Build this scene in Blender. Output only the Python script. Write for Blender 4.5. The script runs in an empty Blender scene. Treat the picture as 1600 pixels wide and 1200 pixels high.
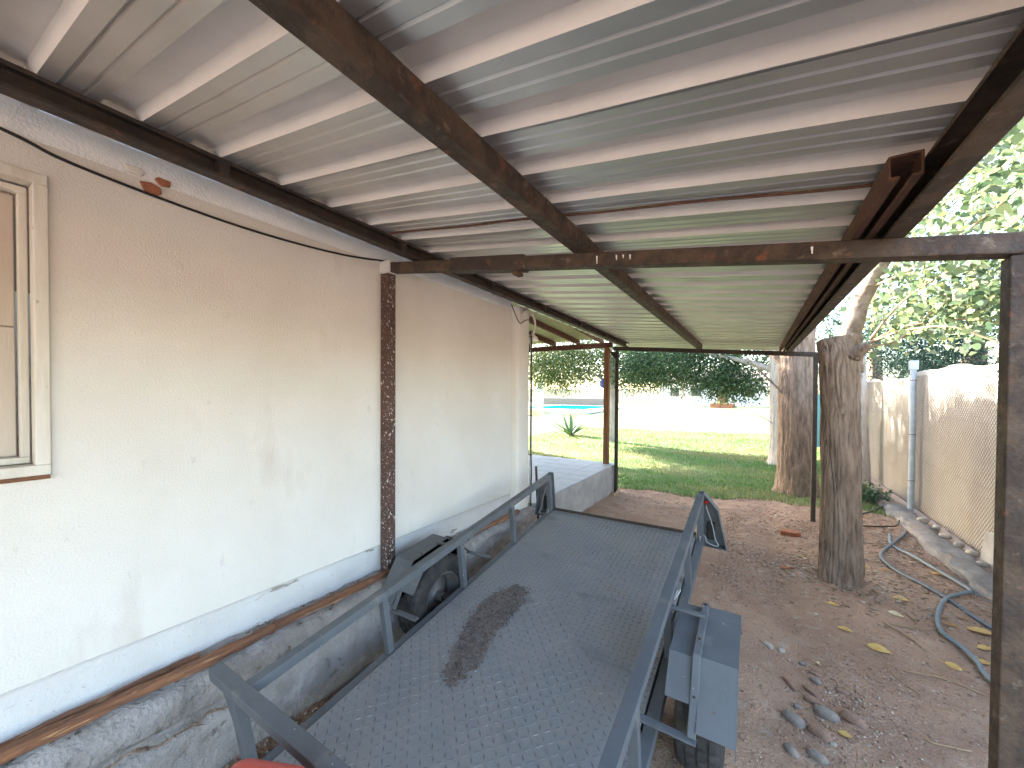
import bpy, bmesh, math, random
import numpy as np
from mathutils import Vector, Matrix
random.seed(7)
RNG = np.random.default_rng(11)
scene = bpy.context.scene
col = scene.collection
R = math.radians

# ------------------------------------------------------------------ camera
CAM_H = 1.62
cam_d = bpy.data.cameras.new('camera')
cam = bpy.data.objects.new('camera', cam_d)
col.objects.link(cam)
cam_d.sensor_fit = 'HORIZONTAL'
cam_d.sensor_width = 36.0
cam_d.lens = 606 / 1600 * 36
cam_d.shift_y = 0.0166
cam_d.clip_start = 0.02
cam_d.clip_end = 900
YAW, PITCH, ROLL = 32.1, -0.9, 0.35
cam.matrix_world = (Matrix.Translation((0, 0, CAM_H)) @ Matrix.Rotation(R(YAW), 4, 'Z')
                    @ Matrix.Rotation(R(90 + PITCH), 4, 'X') @ Matrix.Rotation(R(ROLL), 4, 'Z'))
scene.camera = cam

# ------------------------------------------------------------------ light
SUN_EL, SUN_PHI = 24.0, 20.0          # low sun from the left (-X), a little ahead (+Y)
world = bpy.data.worlds.new('World')
scene.world = world
world.use_nodes = True
wn = world.node_tree.nodes
wl = world.node_tree.links
wn.clear()
sky = wn.new('ShaderNodeTexSky')
sky.sky_type = 'NISHITA'
sky.sun_disc = False
sky.sun_elevation = R(SUN_EL)
sky.sun_rotation = R(-90 + SUN_PHI)
sky.air_density = 1.0
sky.dust_density = 1.6
bg = wn.new('ShaderNodeBackground')
bg.inputs['Strength'].default_value = 0.12
wo = wn.new('ShaderNodeOutputWorld')
wl.new(sky.outputs[0], bg.inputs[0])
wl.new(bg.outputs[0], wo.inputs[0])
sun_d = bpy.data.lights.new('sun', 'SUN')
sun_d.energy = 5.0
sun_d.angle = R(0.53)
sun_d.color = (1.0, 0.93, 0.82)
sun = bpy.data.objects.new('sun', sun_d)
col.objects.link(sun)
to_sun = Vector((-math.cos(R(SUN_PHI)) * math.cos(R(SUN_EL)), math.sin(R(SUN_PHI)) * math.cos(R(SUN_EL)), math.sin(R(SUN_EL))))
sun.rotation_euler = to_sun.to_track_quat('Z', 'Y').to_euler()
sun.location = to_sun * 60
vs = scene.view_settings
vs.view_transform = 'Standard'
vs.look = 'None'
vs.gamma = 1.0
vs.use_curve_mapping = False
vs.exposure = 3.62
scene.cycles.use_denoising = True
scene.cycles.max_bounces = 8
scene.cycles.diffuse_bounces = 5
scene.cycles.transparent_max_bounces = 8

# ------------------------------------------------------------------ materials
MATS = {}
def mat(name, c1, c2=None, scale=6.0, rough=0.7, metal=0.0, bump=0.0, bscale=60.0, spots=(), stretch=(1, 1, 1),
        spec=0.4, attr=None, detail=6.0, rough2=None, trans=0.0, bdist=0.01, contrast=(0.35, 0.65)):
    """c1/c2 mixed by noise; spots = [(colour, scale, lo, hi, stretch)] laid over by thresholded noise"""
    m = bpy.data.materials.new(name)
    m.use_nodes = True
    nt = m.node_tree
    N, L = nt.nodes, nt.links
    b = N['Principled BSDF']
    tc = N.new('ShaderNodeTexCoord')
    def mapped(st):
        mp = N.new('ShaderNodeMapping')
        mp.inputs['Scale'].default_value = st
        L.new(tc.outputs['Object'], mp.inputs['Vector'])
        return mp.outputs[0]
    def noise(sc, st=(1, 1, 1), det=detail, rg=0.6):
        n = N.new('ShaderNodeTexNoise')
        n.inputs['Scale'].default_value = sc
        n.inputs['Detail'].default_value = det
        n.inputs['Roughness'].default_value = rg
        L.new(mapped(st), n.inputs['Vector'])
        return n.outputs['Fac']
    def ramp(src, lo, hi):
        mr = N.new('ShaderNodeMapRange')
        mr.inputs['From Min'].default_value = lo
        mr.inputs['From Max'].default_value = hi
        mr.clamp = True
        L.new(src, mr.inputs['Value'])
        return mr.outputs[0]
    def mix(f, a, bb, mode='MIX'):
        x = N.new('ShaderNodeMix')
        x.data_type = 'RGBA'
        x.blend_type = mode
        if hasattr(f, 'links'): L.new(f, x.inputs['Factor'])
        else: x.inputs['Factor'].default_value = f
        for s, v in (('A', a), ('B', bb)):
            sock = [i for i in x.inputs if i.name == s and i.type == 'RGBA'][0]
            if hasattr(v, 'links'): L.new(v, sock)
            else: sock.default_value = (*v, 1)
        return [o for o in x.outputs if o.type == 'RGBA'][0]
    rgb = N.new('ShaderNodeRGB'); rgb.outputs[0].default_value = (*c1, 1)
    c = rgb.outputs[0]
    if attr:
        at = N.new('ShaderNodeAttribute'); at.attribute_name = attr
        c = mix(1.0, c, at.outputs['Color'], 'MULTIPLY')
    if c2 is not None:
        c = mix(ramp(noise(scale, stretch), *contrast), c, c2)
    for s in spots:
        colr, sc, lo, hi = s[:4]
        st = s[4] if len(s) > 4 else (1, 1, 1)
        c = mix(ramp(noise(sc, st, 4.0), lo, hi), c, colr)
    L.new(c, b.inputs['Base Color'])
    b.inputs['Roughness'].default_value = rough
    if rough2 is not None:
        mr = N.new('ShaderNodeMapRange')
        mr.inputs['To Min'].default_value = rough; mr.inputs['To Max'].default_value = rough2
        mr.inputs['From Min'].default_value = 0.35; mr.inputs['From Max'].default_value = 0.65
        L.new(noise(scale * 2.3), mr.inputs['Value'])
        L.new(mr.outputs[0], b.inputs['Roughness'])
    b.inputs['Metallic'].default_value = metal
    b.inputs['Specular IOR Level'].default_value = spec
    if bump:
        bp = N.new('ShaderNodeBump')
        bp.inputs['Strength'].default_value = bump
        bp.inputs['Distance'].default_value = bdist
        L.new(noise(bscale, stretch, 5.0), bp.inputs['Height'])
        L.new(bp.outputs[0], b.inputs['Normal'])
    if trans:
        tr = N.new('ShaderNodeBsdfTranslucent')
        L.new(c, tr.inputs['Color'])
        ms = N.new('ShaderNodeMixShader'); ms.inputs[0].default_value = trans
        out = N['Material Output']
        L.new(b.outputs[0], ms.inputs[1]); L.new(tr.outputs[0], ms.inputs[2]); L.new(ms.outputs[0], out.inputs['Surface'])
    MATS[name] = m
    return m

mat('wall_paint', (.68, .645, .585), (.625, .585, .52), 1.6, .85, bump=.55, bscale=120, bdist=.006,
    spots=[((.50, .41, .31), 75, .69, .76), ((.54, .475, .41), 3.2, .62, .82, (1, 1, .35)), ((.56, .50, .45), 11, .65, .78, (1, 1.6, .7)), ((.30, .23, .17), 38, .745, .77)])
mat('gap_light_paint', (.84, .84, .84), (.74, .74, .73), 5, .85, bump=.5, bscale=90, spots=[((.50, .42, .33), 40, .70, .78)])  # sky light from the roof gap, put into the colour
mat('plinth_paint', (.62, .595, .565), (.55, .52, .49), 3, .85, bump=.5, bscale=80,
    spots=[((.30, .26, .22), 7, .64, .68, (1, .5, 2)), ((.36, .31, .26), 45, .68, .76)])
mat('old_cement', (.36, .325, .30), (.25, .225, .205), 7, .95, bump=.9, bscale=45, bdist=.02,
    spots=[((.16, .14, .12), 14, .62, .70), ((.52, .48, .44), 5, .60, .75)])
mat('kerb_cement', (.30, .275, .25), (.20, .175, .155), 5, .95, bump=.9, bscale=60, bdist=.02, spots=[((.30, .19, .13), 4, .56, .68), ((.13, .11, .095), 22, .62, .70)])
mat('cement', (.40, .38, .355), (.30, .285, .265), 6, .92, bump=.6, bscale=70, spots=[((.25, .22, .19), 20, .66, .74)])
mat('brick_red', (.38, .145, .07), (.27, .10, .055), 25, .9, bump=.6, bscale=60)
mat('brown_steel', (.045, .030, .021), (.085, .053, .033), 12, .6, bump=.5, bscale=70, rough2=.85, contrast=(.42, .58),
    spots=[((.16, .115, .08), 7, .60, .72, (3, 3, 3)), ((.17, .065, .028), 16, .62, .74), ((.30, .24, .18), 60, .74, .79)])
mat('dark_steel', (.028, .022, .018), (.058, .037, .026), 10, .5, bump=.2, bscale=60, rough2=.75,
    spots=[((.16, .065, .03), 18, .64, .74), ((.28, .24, .2), 70, .75, .8)])
mat('rust_steel', (.125, .055, .03), (.075, .035, .022), 14, .9, bump=.6, bscale=90, spots=[((.19, .085, .045), 30, .6, .7)])
mat('spattered_steel', (.085, .04, .03), (.055, .028, .022), 8, .7, bump=.5, bscale=90,
    spots=[((.58, .52, .46), 75, .61, .64, (1, 1, .6)), ((.66, .62, .56), 160, .635, .665), ((.66, .62, .56), 12, .66, .69)])
mat('red_oxide', (.16, .055, .032), (.10, .04, .026), 8, .7, bump=.3, bscale=60)
mat('porch_timber', (.30, .135, .06), (.19, .08, .04), 5, .75, bump=.4, bscale=40, stretch=(6, 6, .5))
mat('galvanised', (.56, .55, .545), (.49, .48, .475), 3, .34, metal=.8, bump=.05, bscale=14, rough2=.46,
    spots=[((.22, .16, .12), 120, .76, .80)])
mat('galv_matte', (.66, .605, .57), (.59, .54, .505), 4, .75, metal=.05, bump=.2, bscale=120,
    spots=[((.25, .18, .13), 90, .74, .79)])  # paler, rougher finish for the rib crowns and slopes
mat('porch_sheet', (.60, .55, .40), (.50, .45, .30), 4, .5, metal=.3)
mat('window_paint', (.66, .615, .54), (.55, .50, .42), 7, .6, bump=.25, bscale=60, stretch=(3, 3, .4),
    spots=[((.33, .25, .17), 22, .68, .75)])
mat('shutter_paint', (.56, .48, .40), (.47, .40, .33), 4, .6, bump=.2, bscale=50, stretch=(3, 3, .3),
    spots=[((.30, .22, .15), 13, .70, .76)])
mat('rotten_wood', (.26, .115, .055), (.14, .065, .04), 10, .9, bump=.8, bscale=30, stretch=(5, .5, 5), spots=[((.46, .27, .14), 12, .56, .68, (6, .5, 6))])
mat('orange_wood', (.30, .13, .06), (.15, .065, .035), 9, .8, bump=.9, bscale=28, stretch=(6, .4, 6), spots=[((.52, .28, .13), 11, .60, .68, (7, .4, 7)), ((.07, .04, .03), 16, .58, .64, (9, .3, 9))])
mat('cable_black', (.012, .011, .011), None, rough=.5)
mat('pvc', (.70, .64, .56), (.60, .53, .45), 8, .5)
mat('lamp_white', (.80, .78, .73), None, rough=.35)
mat('trailer_paint', (.112, .118, .124), (.088, .093, .098), 5, .5, bump=.12, bscale=60, rough2=.6,
    spots=[((.40, .39, .38), 75, .705, .73), ((.20, .18, .16), 6, .58, .78), ((.13, .06, .035), 26, .70, .74)])
mat('deck_plate', (.205, .206, .208), (.235, .226, .216), 2.6, .58, bump=.15, bscale=90, rough2=.74,
    spots=[((.25, .215, .185), 3.4, .56, .76), ((.13, .13, .135), 2.1, .58, .74, (1, 2.4, 1)), ((.46, .45, .44), 90, .715, .74), ((.34, .31, .27), 24, .66, .74), ((.30, .30, .30), 40, .68, .72, (5, .4, 1))])
mat('tread_paint', (.105, .108, .112), (.145, .14, .135), 8, .6, spots=[((.21, .195, .18), 5, .55, .7), ((.34, .33, .32), 120, .70, .74)])
mat('tyre_rubber', (.022, .02, .019), (.05, .042, .036), 12, .85, bump=.4, bscale=60)
mat('rim_steel', (.16, .15, .14), (.09, .08, .07), 9, .5, metal=.4)
mat('red_lamp', (.45, .02, .015), None, rough=.25)
mat('wire_grey', (.30, .30, .29), None, rough=.5)
mat('grain_dirt', (.055, .04, .032), (.13, .10, .08), 60, .95)
mat('dust_stain', (.20, .165, .145), (.15, .125, .11), 25, .95)
mat('red_plastic', (.62, .075, .045), (.52, .06, .04), 6, .38)
mat('black_plastic', (.02, .02, .02), None, rough=.5)
mat('dirt', (.44, .28, .185), (.33, .20, .13), 1.7, .97, bump=1.0, bscale=70, bdist=.02,
    spots=[((.44, .32, .235), 9, .54, .70), ((.21, .125, .08), 30, .60, .70), ((.17, .10, .065), 90, .62, .70), ((.52, .43, .35), 130, .63, .70)])
mat('bounce_concrete', (.60, .54, .46), (.52, .46, .39), 3, .9, bump=.3, bscale=60)  # pale, so the added slab throws sunlight back up
mat('lawn_soil', (.085, .135, .035), (.17, .165, .062), .55, .95, bump=.8, bscale=35, bdist=.03,
    spots=[((.05, .10, .022), 3, .55, .7)])
mat('grass_blade', (1, 1, 1), None, rough=.6, attr='tint', trans=.3)
mat('pebble', (1, 1, 1), None, rough=.9, attr='tint')
mat('stone_grey', (.28, .235, .195), (.19, .155, .13), 18, .9, bump=.5, bscale=70)
mat('stone_red', (.30, .185, .13), (.21, .125, .09), 18, .9, bump=.5, bscale=70)
mat('stone_pale', (.42, .36, .29), (.31, .26, .21), 18, .9, bump=.5, bscale=70)
mat('leaf_yellow', (.66, .46, .15), (.55, .32, .09), 30, .6, bump=.2, bscale=60, trans=.15)
mat('leaf_pale', (.72, .64, .42), (.60, .48, .26), 30, .6, bump=.2, bscale=60, trans=.15)
mat('leaf_brown', (.42, .22, .08), (.30, .14, .05), 30, .7, bump=.2, bscale=60)
mat('twig', (.40, .27, .16), (.28, .18, .11), 14, .85)
mat('bark', (.33, .24, .175), (.17, .115, .08), 9, .95, bump=.9, bscale=26, stretch=(2.2, 2.2, .5), bdist=.03, spots=[((.10, .07, .05), 13, .58, .68, (3, 3, .35))])
mat('bark_pale', (.52, .47, .42), (.38, .33, .29), 8, .95, bump=.8, bscale=24, stretch=(2.2, 2.2, .5), bdist=.03, spots=[((.20, .17, .14), 12, .6, .7, (3, 3, .4))])
mat('limb_pale', (.27, .20, .145), (.12, .08, .055), 14, .9, bump=.6, bscale=30)
mat('cut_wood', (.48, .27, .15), (.34, .18, .10), 14, .85, bump=.4, bscale=40)
mat('poplar_leaf', (1, 1, 1), None, rough=.6, spec=.2, attr='tint', trans=.45)
mat('tree_leaf', (1, 1, 1), None, rough=.55, attr='tint', trans=.35)
mat('shade_cloth', (.46, .42, .375), (.40, .36, .32), 3, .95, bump=.4, bscale=140, spots=[((.40, .32, .25), 2.2, .60, .78)])
mat('galv_wire', (.22, .20, .18), None, rough=.6, metal=.3)
mat('galv_post', (.50, .54, .56), (.38, .42, .44), 9, .5, metal=.25, bump=.1)
mat('hose_dark', (.085, .10, .115), (.13, .15, .165), 12, .45)
mat('hose_light', (.17, .21, .23), (.13, .165, .18), 12, .45)
mat('hose_black', (.025, .025, .025), None, rough=.5)
mat('terrace_tile', (.36, .37, .385), (.31, .32, .335), 4, .55, bump=.1, bscale=50)
mat('grout', (.36, .36, .37), None, rough=.9)
mat('pool_water', (.004, .075, .10), (.006, .095, .12), 2, .8, bump=.15, bscale=6, spec=0.0)
mat('pool_edge', (.70, .66, .58), (.6, .56, .5), 4, .8)
mat('white_wall', (.80, .77, .71), (.74, .70, .64), 2, .85, bump=.2)
mat('beige_wall', (.66, .50, .37), (.58, .44, .33), 1.2, .9, bump=.3, bscale=20)
mat('roof_tile', (.42, .36, .31), (.36, .30, .26), 6, .8)
mat('glass_dark', (.03, .04, .05), None, rough=.08, spec=.6)
mat('turquoise', (.22, .55, .53), (.18, .48, .47), 5, .5)
mat('blue_plastic', (.03, .07, .22), None, rough=.4)
mat('yellow_straw', (.60, .45, .22), (.45, .33, .16), 14, .8)
mat('agave', (.10, .17, .09), (.16, .24, .13), 9, .55)

# ------------------------------------------------------------------ helpers
def prop(o, label=None, cat=None, group=None, kind=None):
    if label: o['label'] = label
    if cat: o['category'] = cat
    if group: o['group'] = group
    if kind: o['kind'] = kind
    return o
def thing(name, label, cat, loc=(0, 0, 0), rot=(0, 0, 0), group=None):
    o = bpy.data.objects.new(name, None)
    o.empty_display_size = .1
    col.objects.link(o)
    o.location = loc
    o.rotation_euler = rot
    return prop(o, label, cat, group)
def root_of(o):
    while o.parent: o = o.parent
    return o
class MB:
    def __init__(s):
        s.v = []; s.f = []; s.mi = []
    def add(s, verts, faces, m=0):
        n = len(s.v)
        s.v += [tuple(p) for p in verts]
        s.f += [tuple(i + n for i in f) for f in faces]
        s.mi += [m] * len(faces)
        return s
    def box(s, c, d, rot=None, m=0):
        x, y, z = d[0] / 2, d[1] / 2, d[2] / 2
        P = [Vector((a * x, b * y, e * z)) for e in (-1, 1) for b in (-1, 1) for a in (-1, 1)]
        if rot is not None: P = [rot @ p for p in P]
        c = Vector(c)
        return s.add([p + c for p in P], [(0, 2, 3, 1), (4, 5, 7, 6), (0, 1, 5, 4), (2, 6, 7, 3), (0, 4, 6, 2), (1, 3, 7, 5)], m)
    def prism(s, prof, p0, p1, a, b, m=0):
        """closed 2D profile (counter-clockwise) in axes a,b swept from p0 to p1"""
        p0, p1, a, b = map(Vector, (p0, p1, a, b))
        n = len(prof)
        V = [p0 + a * q[0] + b * q[1] for q in prof] + [p1 + a * q[0] + b * q[1] for q in prof]
        F = [(i, (i + 1) % n, n + (i + 1) % n, n + i) for i in range(n)]
        F += [tuple(range(n - 1, -1, -1)), tuple(range(n, 2 * n))]
        return s.add(V, F, m)
    def bar(s, p0, p1, w, h, up=(0, 0, 1), m=0):
        p0, p1, up = map(Vector, (p0, p1, up))
        d = (p1 - p0).normalized()
        a = d.cross(up).normalized()
        b = a.cross(d).normalized()
        return s.prism([(-w / 2, -h / 2), (w / 2, -h / 2), (w / 2, h / 2), (-w / 2, h / 2)], p0, p1, a, b, m)
    def tube(s, pts, rad, n=8, m=0, wob=0.0, cap=True):
        pts = [Vector(p) for p in pts]
        k = len(pts)
        if not hasattr(rad, '__len__'): rad = [rad] * k
        base = len(s.v)
        ref = Vector((0, 0, 1))
        prev = None
        for i, p in enumerate(pts):
            d = (pts[min(i + 1, k - 1)] - pts[max(i - 1, 0)]).normalized()
            if prev is None:
                a = d.cross(ref)
                if a.length < 1e-3: a = d.cross(Vector((1, 0, 0)))
                a.normalize()
            else:
                a = (prev - d * prev.dot(d)).normalized()
            prev = a
            b = d.cross(a)
            for j in range(n):
                t = 2 * math.pi * j / n
                r = rad[i] * (1 + (random.uniform(-wob, wob) if wob else 0))
                s.v.append(tuple(p + a * (math.cos(t) * r) + b * (math.sin(t) * r)))
        for i in range(k - 1):
            for j in range(n):
                s.f.append((base + i * n + j, base + i * n + (j + 1) % n, base + (i + 1) * n + (j + 1) % n, base + (i + 1) * n + j))
                s.mi.append(m)
        if cap:
            s.f.append(tuple(base + j for j in range(n - 1, -1, -1))); s.mi.append(m)
            s.f.append(tuple(base + (k - 1) * n + j for j in range(n))); s.mi.append(m)
        return s
    def lathe(s, prof, c, axis='x', n=40, m=0, closed=True):
        """profile [(axial, radius)] revolved about an axis through c"""
        base = len(s.v); c = Vector(c); k = len(prof)
        for j in range(n):
            t = 2 * math.pi * j / n
            for a, r in prof:
                cs, sn = math.cos(t) * r, math.sin(t) * r
                q = {'x': (a, cs, sn), 'y': (cs, a, sn), 'z': (cs, sn, a)}[axis]
                s.v.append(tuple(c + Vector(q)))
        for j in range(n):
            for i in range(k if closed else k - 1):
                i2 = (i + 1) % k; j2 = (j + 1) % n
                s.f.append((base + j * k + i, base + j * k + i2, base + j2 * k + i2, base + j2 * k + i)); s.mi.append(m)
        return s
    def build(s, name, mats, parent=None, local=False, bevel=0.0, smooth=False, label=None, cat=None, group=None, kind=None, loc=None):
        off = Vector((0, 0, 0))
        if parent is not None and not local: off = root_of(parent).location
        if parent is None and loc is not None: off = Vector(loc)
        me = bpy.data.meshes.new(name)
        me.from_pydata([(x - off[0], y - off[1], z - off[2]) for x, y, z in s.v], [], s.f)
        if not isinstance(mats, (list, tuple)): mats = [mats]
        for q in mats: me.materials.append(MATS[q])
        if len(mats) > 1: me.polygons.foreach_set('material_index', s.mi)
        bm = bmesh.new(); bm.from_mesh(me)
        bmesh.ops.recalc_face_normals(bm, faces=bm.faces)
        bm.to_mesh(me); bm.free()
        if smooth: me.polygons.foreach_set('use_smooth', [True] * len(me.polygons))
        o = bpy.data.objects.new(name, me)
        col.objects.link(o)
        if parent is not None: o.parent = parent
        elif loc is not None: o.location = loc
        if bevel:
            md = o.modifiers.new('bevel', 'BEVEL'); md.width = bevel; md.segments = 2; md.limit_method = 'ANGLE'; md.angle_limit = R(40)
        return prop(o, label, cat, group, kind)
def link_copy(o, parent=None, loc=None, rot=None, scale=None):
    c = o.copy(); col.objects.link(c)
    if parent is not None: c.parent = parent
    if loc is not None: c.location = loc
    if rot is not None: c.rotation_euler = rot
    if scale is not None: c.scale = scale
    return c
def np_mesh(name, V, F, material, tint=None, parent=None, kind=None, smooth=False):
    """V (n,3), F (m,k) arrays -> object, optional per-face tint colours"""
    V = np.asarray(V, dtype=np.float32); F = np.asarray(F, dtype=np.int32)
    off = np.zeros(3, dtype=np.float32)
    if parent is not None: off = np.array(root_of(parent).location, dtype=np.float32)
    me = bpy.data.meshes.new(name)
    k = F.shape[1]
    me.vertices.add(len(V)); me.vertices.foreach_set('co', (V - off).ravel())
    me.loops.add(F.size); me.loops.foreach_set('vertex_index', F.ravel())
    me.polygons.add(len(F)); me.polygons.foreach_set('loop_start', np.arange(0, F.size, k, dtype=np.int32))
    me.update(calc_edges=True)
    me.materials.append(MATS[material])
    if tint is not None:
        a = me.color_attributes.new('tint', 'FLOAT_COLOR', 'CORNER')
        c = np.ones((F.size, 4), dtype=np.float32); c[:, :3] = np.repeat(tint, k, axis=0)
        a.data.foreach_set('color', c.ravel())
    if smooth: me.polygons.foreach_set('use_smooth', [True] * len(F))
    o = bpy.data.objects.new(name, me); col.objects.link(o)
    if parent is not None: o.parent = parent
    return prop(o, kind=kind)
def _hash(ix, iy, seed):
    h = (ix * 374761393 + iy * 668265263 + seed * 69069) & 0x7fffffff
    h = ((h ^ (h >> 13)) * 1274126177) & 0x7fffffff
    return ((h ^ (h >> 16)) & 0xffff) / 65535.0
def vnoise(x, y, seed=0):
    x = np.asarray(x, float); y = np.asarray(y, float)
    ix = np.floor(x).astype(np.int64); iy = np.floor(y).astype(np.int64)
    fx = x - ix; fy = y - iy
    fx = fx * fx * (3 - 2 * fx); fy = fy * fy * (3 - 2 * fy)
    a = _hash(ix, iy, seed); b = _hash(ix + 1, iy, seed); c = _hash(ix, iy + 1, seed); d = _hash(ix + 1, iy + 1, seed)
    return (a + (b - a) * fx) * (1 - fy) + (c + (d - c) * fx) * fy
def fbm(x, y, seed=0, o=4):
    r = 0; amp = .5
    for i in range(o):
        r = r + amp * vnoise(np.asarray(x) * 2 ** i, np.asarray(y) * 2 ** i, seed + i); amp *= .5
    return r

# ------------------------------------------------------------------ ground
def terrain(x, y):
    x = np.asarray(x, float); y = np.asarray(y, float)
    far = np.where(y > 15, (y - 15) * .02, 0.0)
    far = np.minimum(far, .55)
    near = np.clip((7.6 - y) / 1.2, 0, 1) * np.clip((2.1 - x) / .4, 0, 1) * np.clip((x + 2.4) / .4, 0, 1) * np.clip((y + 2.5) / 1.0, 0, 1)
    b = (fbm(x * 1.3, y * 1.3, 3) - .47) * .07 + (fbm(x * 7, y * 7, 9) - .47) * .04 + (fbm(x * 20, y * 20, 19, 2) - .37) * .022
    rut = -.03 * np.exp(-((x - .18) / .17) ** 2)
    return far + (b + rut) * near
xs = np.concatenate([np.linspace(-150, -8, 16), np.linspace(-7, -2.3, 8), np.arange(-2.2, 2.3, .03), np.linspace(2.4, 8, 8), np.linspace(12, 150, 14)])
ys = np.concatenate([np.linspace(-80, -5, 10), np.linspace(-4, .2, 12), np.arange(.3, 7.6, .035), np.linspace(7.7, 20, 20), np.linspace(22, 60, 20), np.linspace(70, 240, 12)])
X, Y = np.meshgrid(xs, ys)
V = np.stack([X, Y, terrain(X, Y)], -1).reshape(-1, 3)
nx, ny = len(xs), len(ys)
idx = np.arange(nx * ny).reshape(ny, nx)
F = np.stack([idx[:-1, :-1], idx[:-1, 1:], idx[1:, 1:], idx[1:, :-1]], -1).reshape(-1, 4)
np_mesh('ground', V, F, 'dirt', kind='structure', smooth=True)
def gz(x, y): return float(terrain(x, y))

def lawn_edge(x):
    x = np.asarray(x, float)
    return 6.75 + .18 * np.clip(x + 2, 0, 3) + (fbm(x * 1.7, x * 0, 31) - .47) * .7
lx = np.concatenate([np.linspace(-60, -7, 14), np.linspace(-6, 1.7, 60)])
lt = np.concatenate([[0], np.linspace(.02, 1, 50) ** 1.6])
LX, LT = np.meshgrid(lx, lt)
LY = lawn_edge(LX) + LT * (58 - lawn_edge(LX))
V = np.stack([LX, LY, terrain(LX, LY) + .006], -1).reshape(-1, 3)
nx, ny = len(lx), len(lt)
idx = np.arange(nx * ny).reshape(ny, nx)
F = np.stack([idx[:-1, :-1], idx[:-1, 1:], idx[1:, 1:], idx[1:, :-1]], -1).reshape(-1, 4)
np_mesh('lawn', V, F, 'lawn_soil', kind='structure', smooth=True)
# grass blades
n = 90000
gx = RNG.uniform(-7.5, 1.75, n); u = RNG.uniform(0, 1, n) ** 1.7
gy = lawn_edge(gx) - .12 + u * 11.5
keep = (RNG.uniform(0, 1, n) < (0.25 + 1.3 * fbm(gx * 1.1, gy * 1.1, 44))) & ((u > .03) | (RNG.uniform(0, 1, n) < .6))
gx, gy = gx[keep], gy[keep]; n = len(gx)
hgt = RNG.uniform(.025, .075, n) * (1 + .5 * (fbm(gx * .8, gy * .8, 5) - .4)); ang = RNG.uniform(0, 6.28, n); lean = RNG.uniform(.2, .9, n) * hgt
wid = RNG.uniform(.003, .006, n) * (1 + (gy - 6.5) * .12)
z0 = terrain(gx, gy)
ax, ay = np.cos(ang), np.sin(ang)
V = np.empty((n, 3, 3))
V[:, 0] = np.stack([gx - ay * wid, gy + ax * wid, z0], -1)
V[:, 1] = np.stack([gx + ay * wid, gy - ax * wid, z0], -1)
V[:, 2] = np.stack([gx + ax * lean, gy + ay * lean, z0 + hgt], -1)
dry = np.clip((fbm(gx * .7, gy * 1.6, 71) - .42) * 5, 0, 1)[:, None] * RNG.uniform(.3, 1, (n, 1))
tint = (np.array([.10, .22, .045]) * (1 - dry) + np.array([.32, .27, .11]) * dry) * RNG.uniform(.7, 1.3, (n, 1))
g = np_mesh('grass', V.reshape(-1, 3), np.arange(3 * n).reshape(n, 3), 'grass_blade', tint, kind='stuff')
prop(g, 'short green and straw coloured grass blades on the lawn', 'grass')

mb = MB(); mb.box((2.0, -7.3, .0), (8.4, 9.0, .09)); mb.build('bounce_slab', 'bounce_concrete', None, loc=(2.0, -7.3, 0), kind='structure', bevel=.01)  # out of view behind the camera, added to bounce sun onto wall and roof
# ------------------------------------------------------------------ house
house = thing('house', 'cream plastered house wall with shuttered window and grey footing on the left', 'house', (-2.1, 0, 0))
WY0, WY1 = -1.15, .294     # window opening along y
WZ0, WZ1 = 1.33, 2.37
HY0 = -1.3                  # near end of the house
mb = MB()
mb.box((-2.225, (HY0 + WY0) / 2, 1.55), (.25, WY0 - HY0, 1.86))
mb.box((-2.225, (WY1 + 3.34) / 2, 1.55), (.25, 3.34 - WY1, 1.86))
mb.box((-2.225, (WY0 + WY1) / 2, (.62 + WZ0) / 2), (.25, WY1 - WY0, WZ0 - .62))
mb.box((-2.225, (WY0 + WY1) / 2, (WZ1 + 2.48) / 2), (.25, WY1 - WY0, 2.48 - WZ1))
mb.build('wall', 'wall_paint', house)
mb = MB(); mb.box((-2.226, (HY0 + 3.34) / 2, 2.69), (.247, 3.34 - HY0, .42)); mb.build('gap_light_band', 'gap_light_paint', house, label='top band of the wall painted white as leaked sky light')  # whitened strip standing in for sky light leaking in under the roof
# pilaster at the corner, slightly rounded
prof = [(-2.35, 3.342), (-2.10, 3.342), (-2.055, 3.352), (-2.03, 3.375), (-2.022, 3.42), (-2.022, 3.52), (-2.03, 3.565), (-2.06, 3.59), (-2.35, 3.595)]
mb = MB(); mb.prism(prof, (0, 0, .43), (0, 0, 2.52), (1, 0, 0), (0, 1, 0)); mb.build('pilaster', 'wall_paint', house)
mb = MB()
mb.box((-6.2, 3.46, 1.6), (7.7, .22, 3.2)); mb.box((-8.4, 5.4, 1.6), (7.0, 3.6, 3.2)); mb.box((-10, 1.1, 1.6), (.25, 4.6, 3.2)); mb.box((-6.1, HY0 - .12, 1.6), (7.9, .22, 3.2))
mb.build('rear_wall', 'wall_paint', house)
mb = MB()
mb.prism([(-2.12, 2.92), (-2.12, 3.02), (-6.2, 4.75), (-10.6, 3.02), (-10.6, 2.92), (-6.2, 4.62)], (0, HY0 - .5, 0), (0, 3.9, 0), (1, 0, 0), (0, 0, 1))
mb.prism([(-4.8, 3.21), (-4.8, 3.3), (-8.4, 4.6), (-12.2, 3.3), (-12.2, 3.21)], (0, 3.95, 0), (0, 7.5, 0), (1, 0, 0), (0, 0, 1))
mb.build('roof', 'roof_tile', house)
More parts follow.
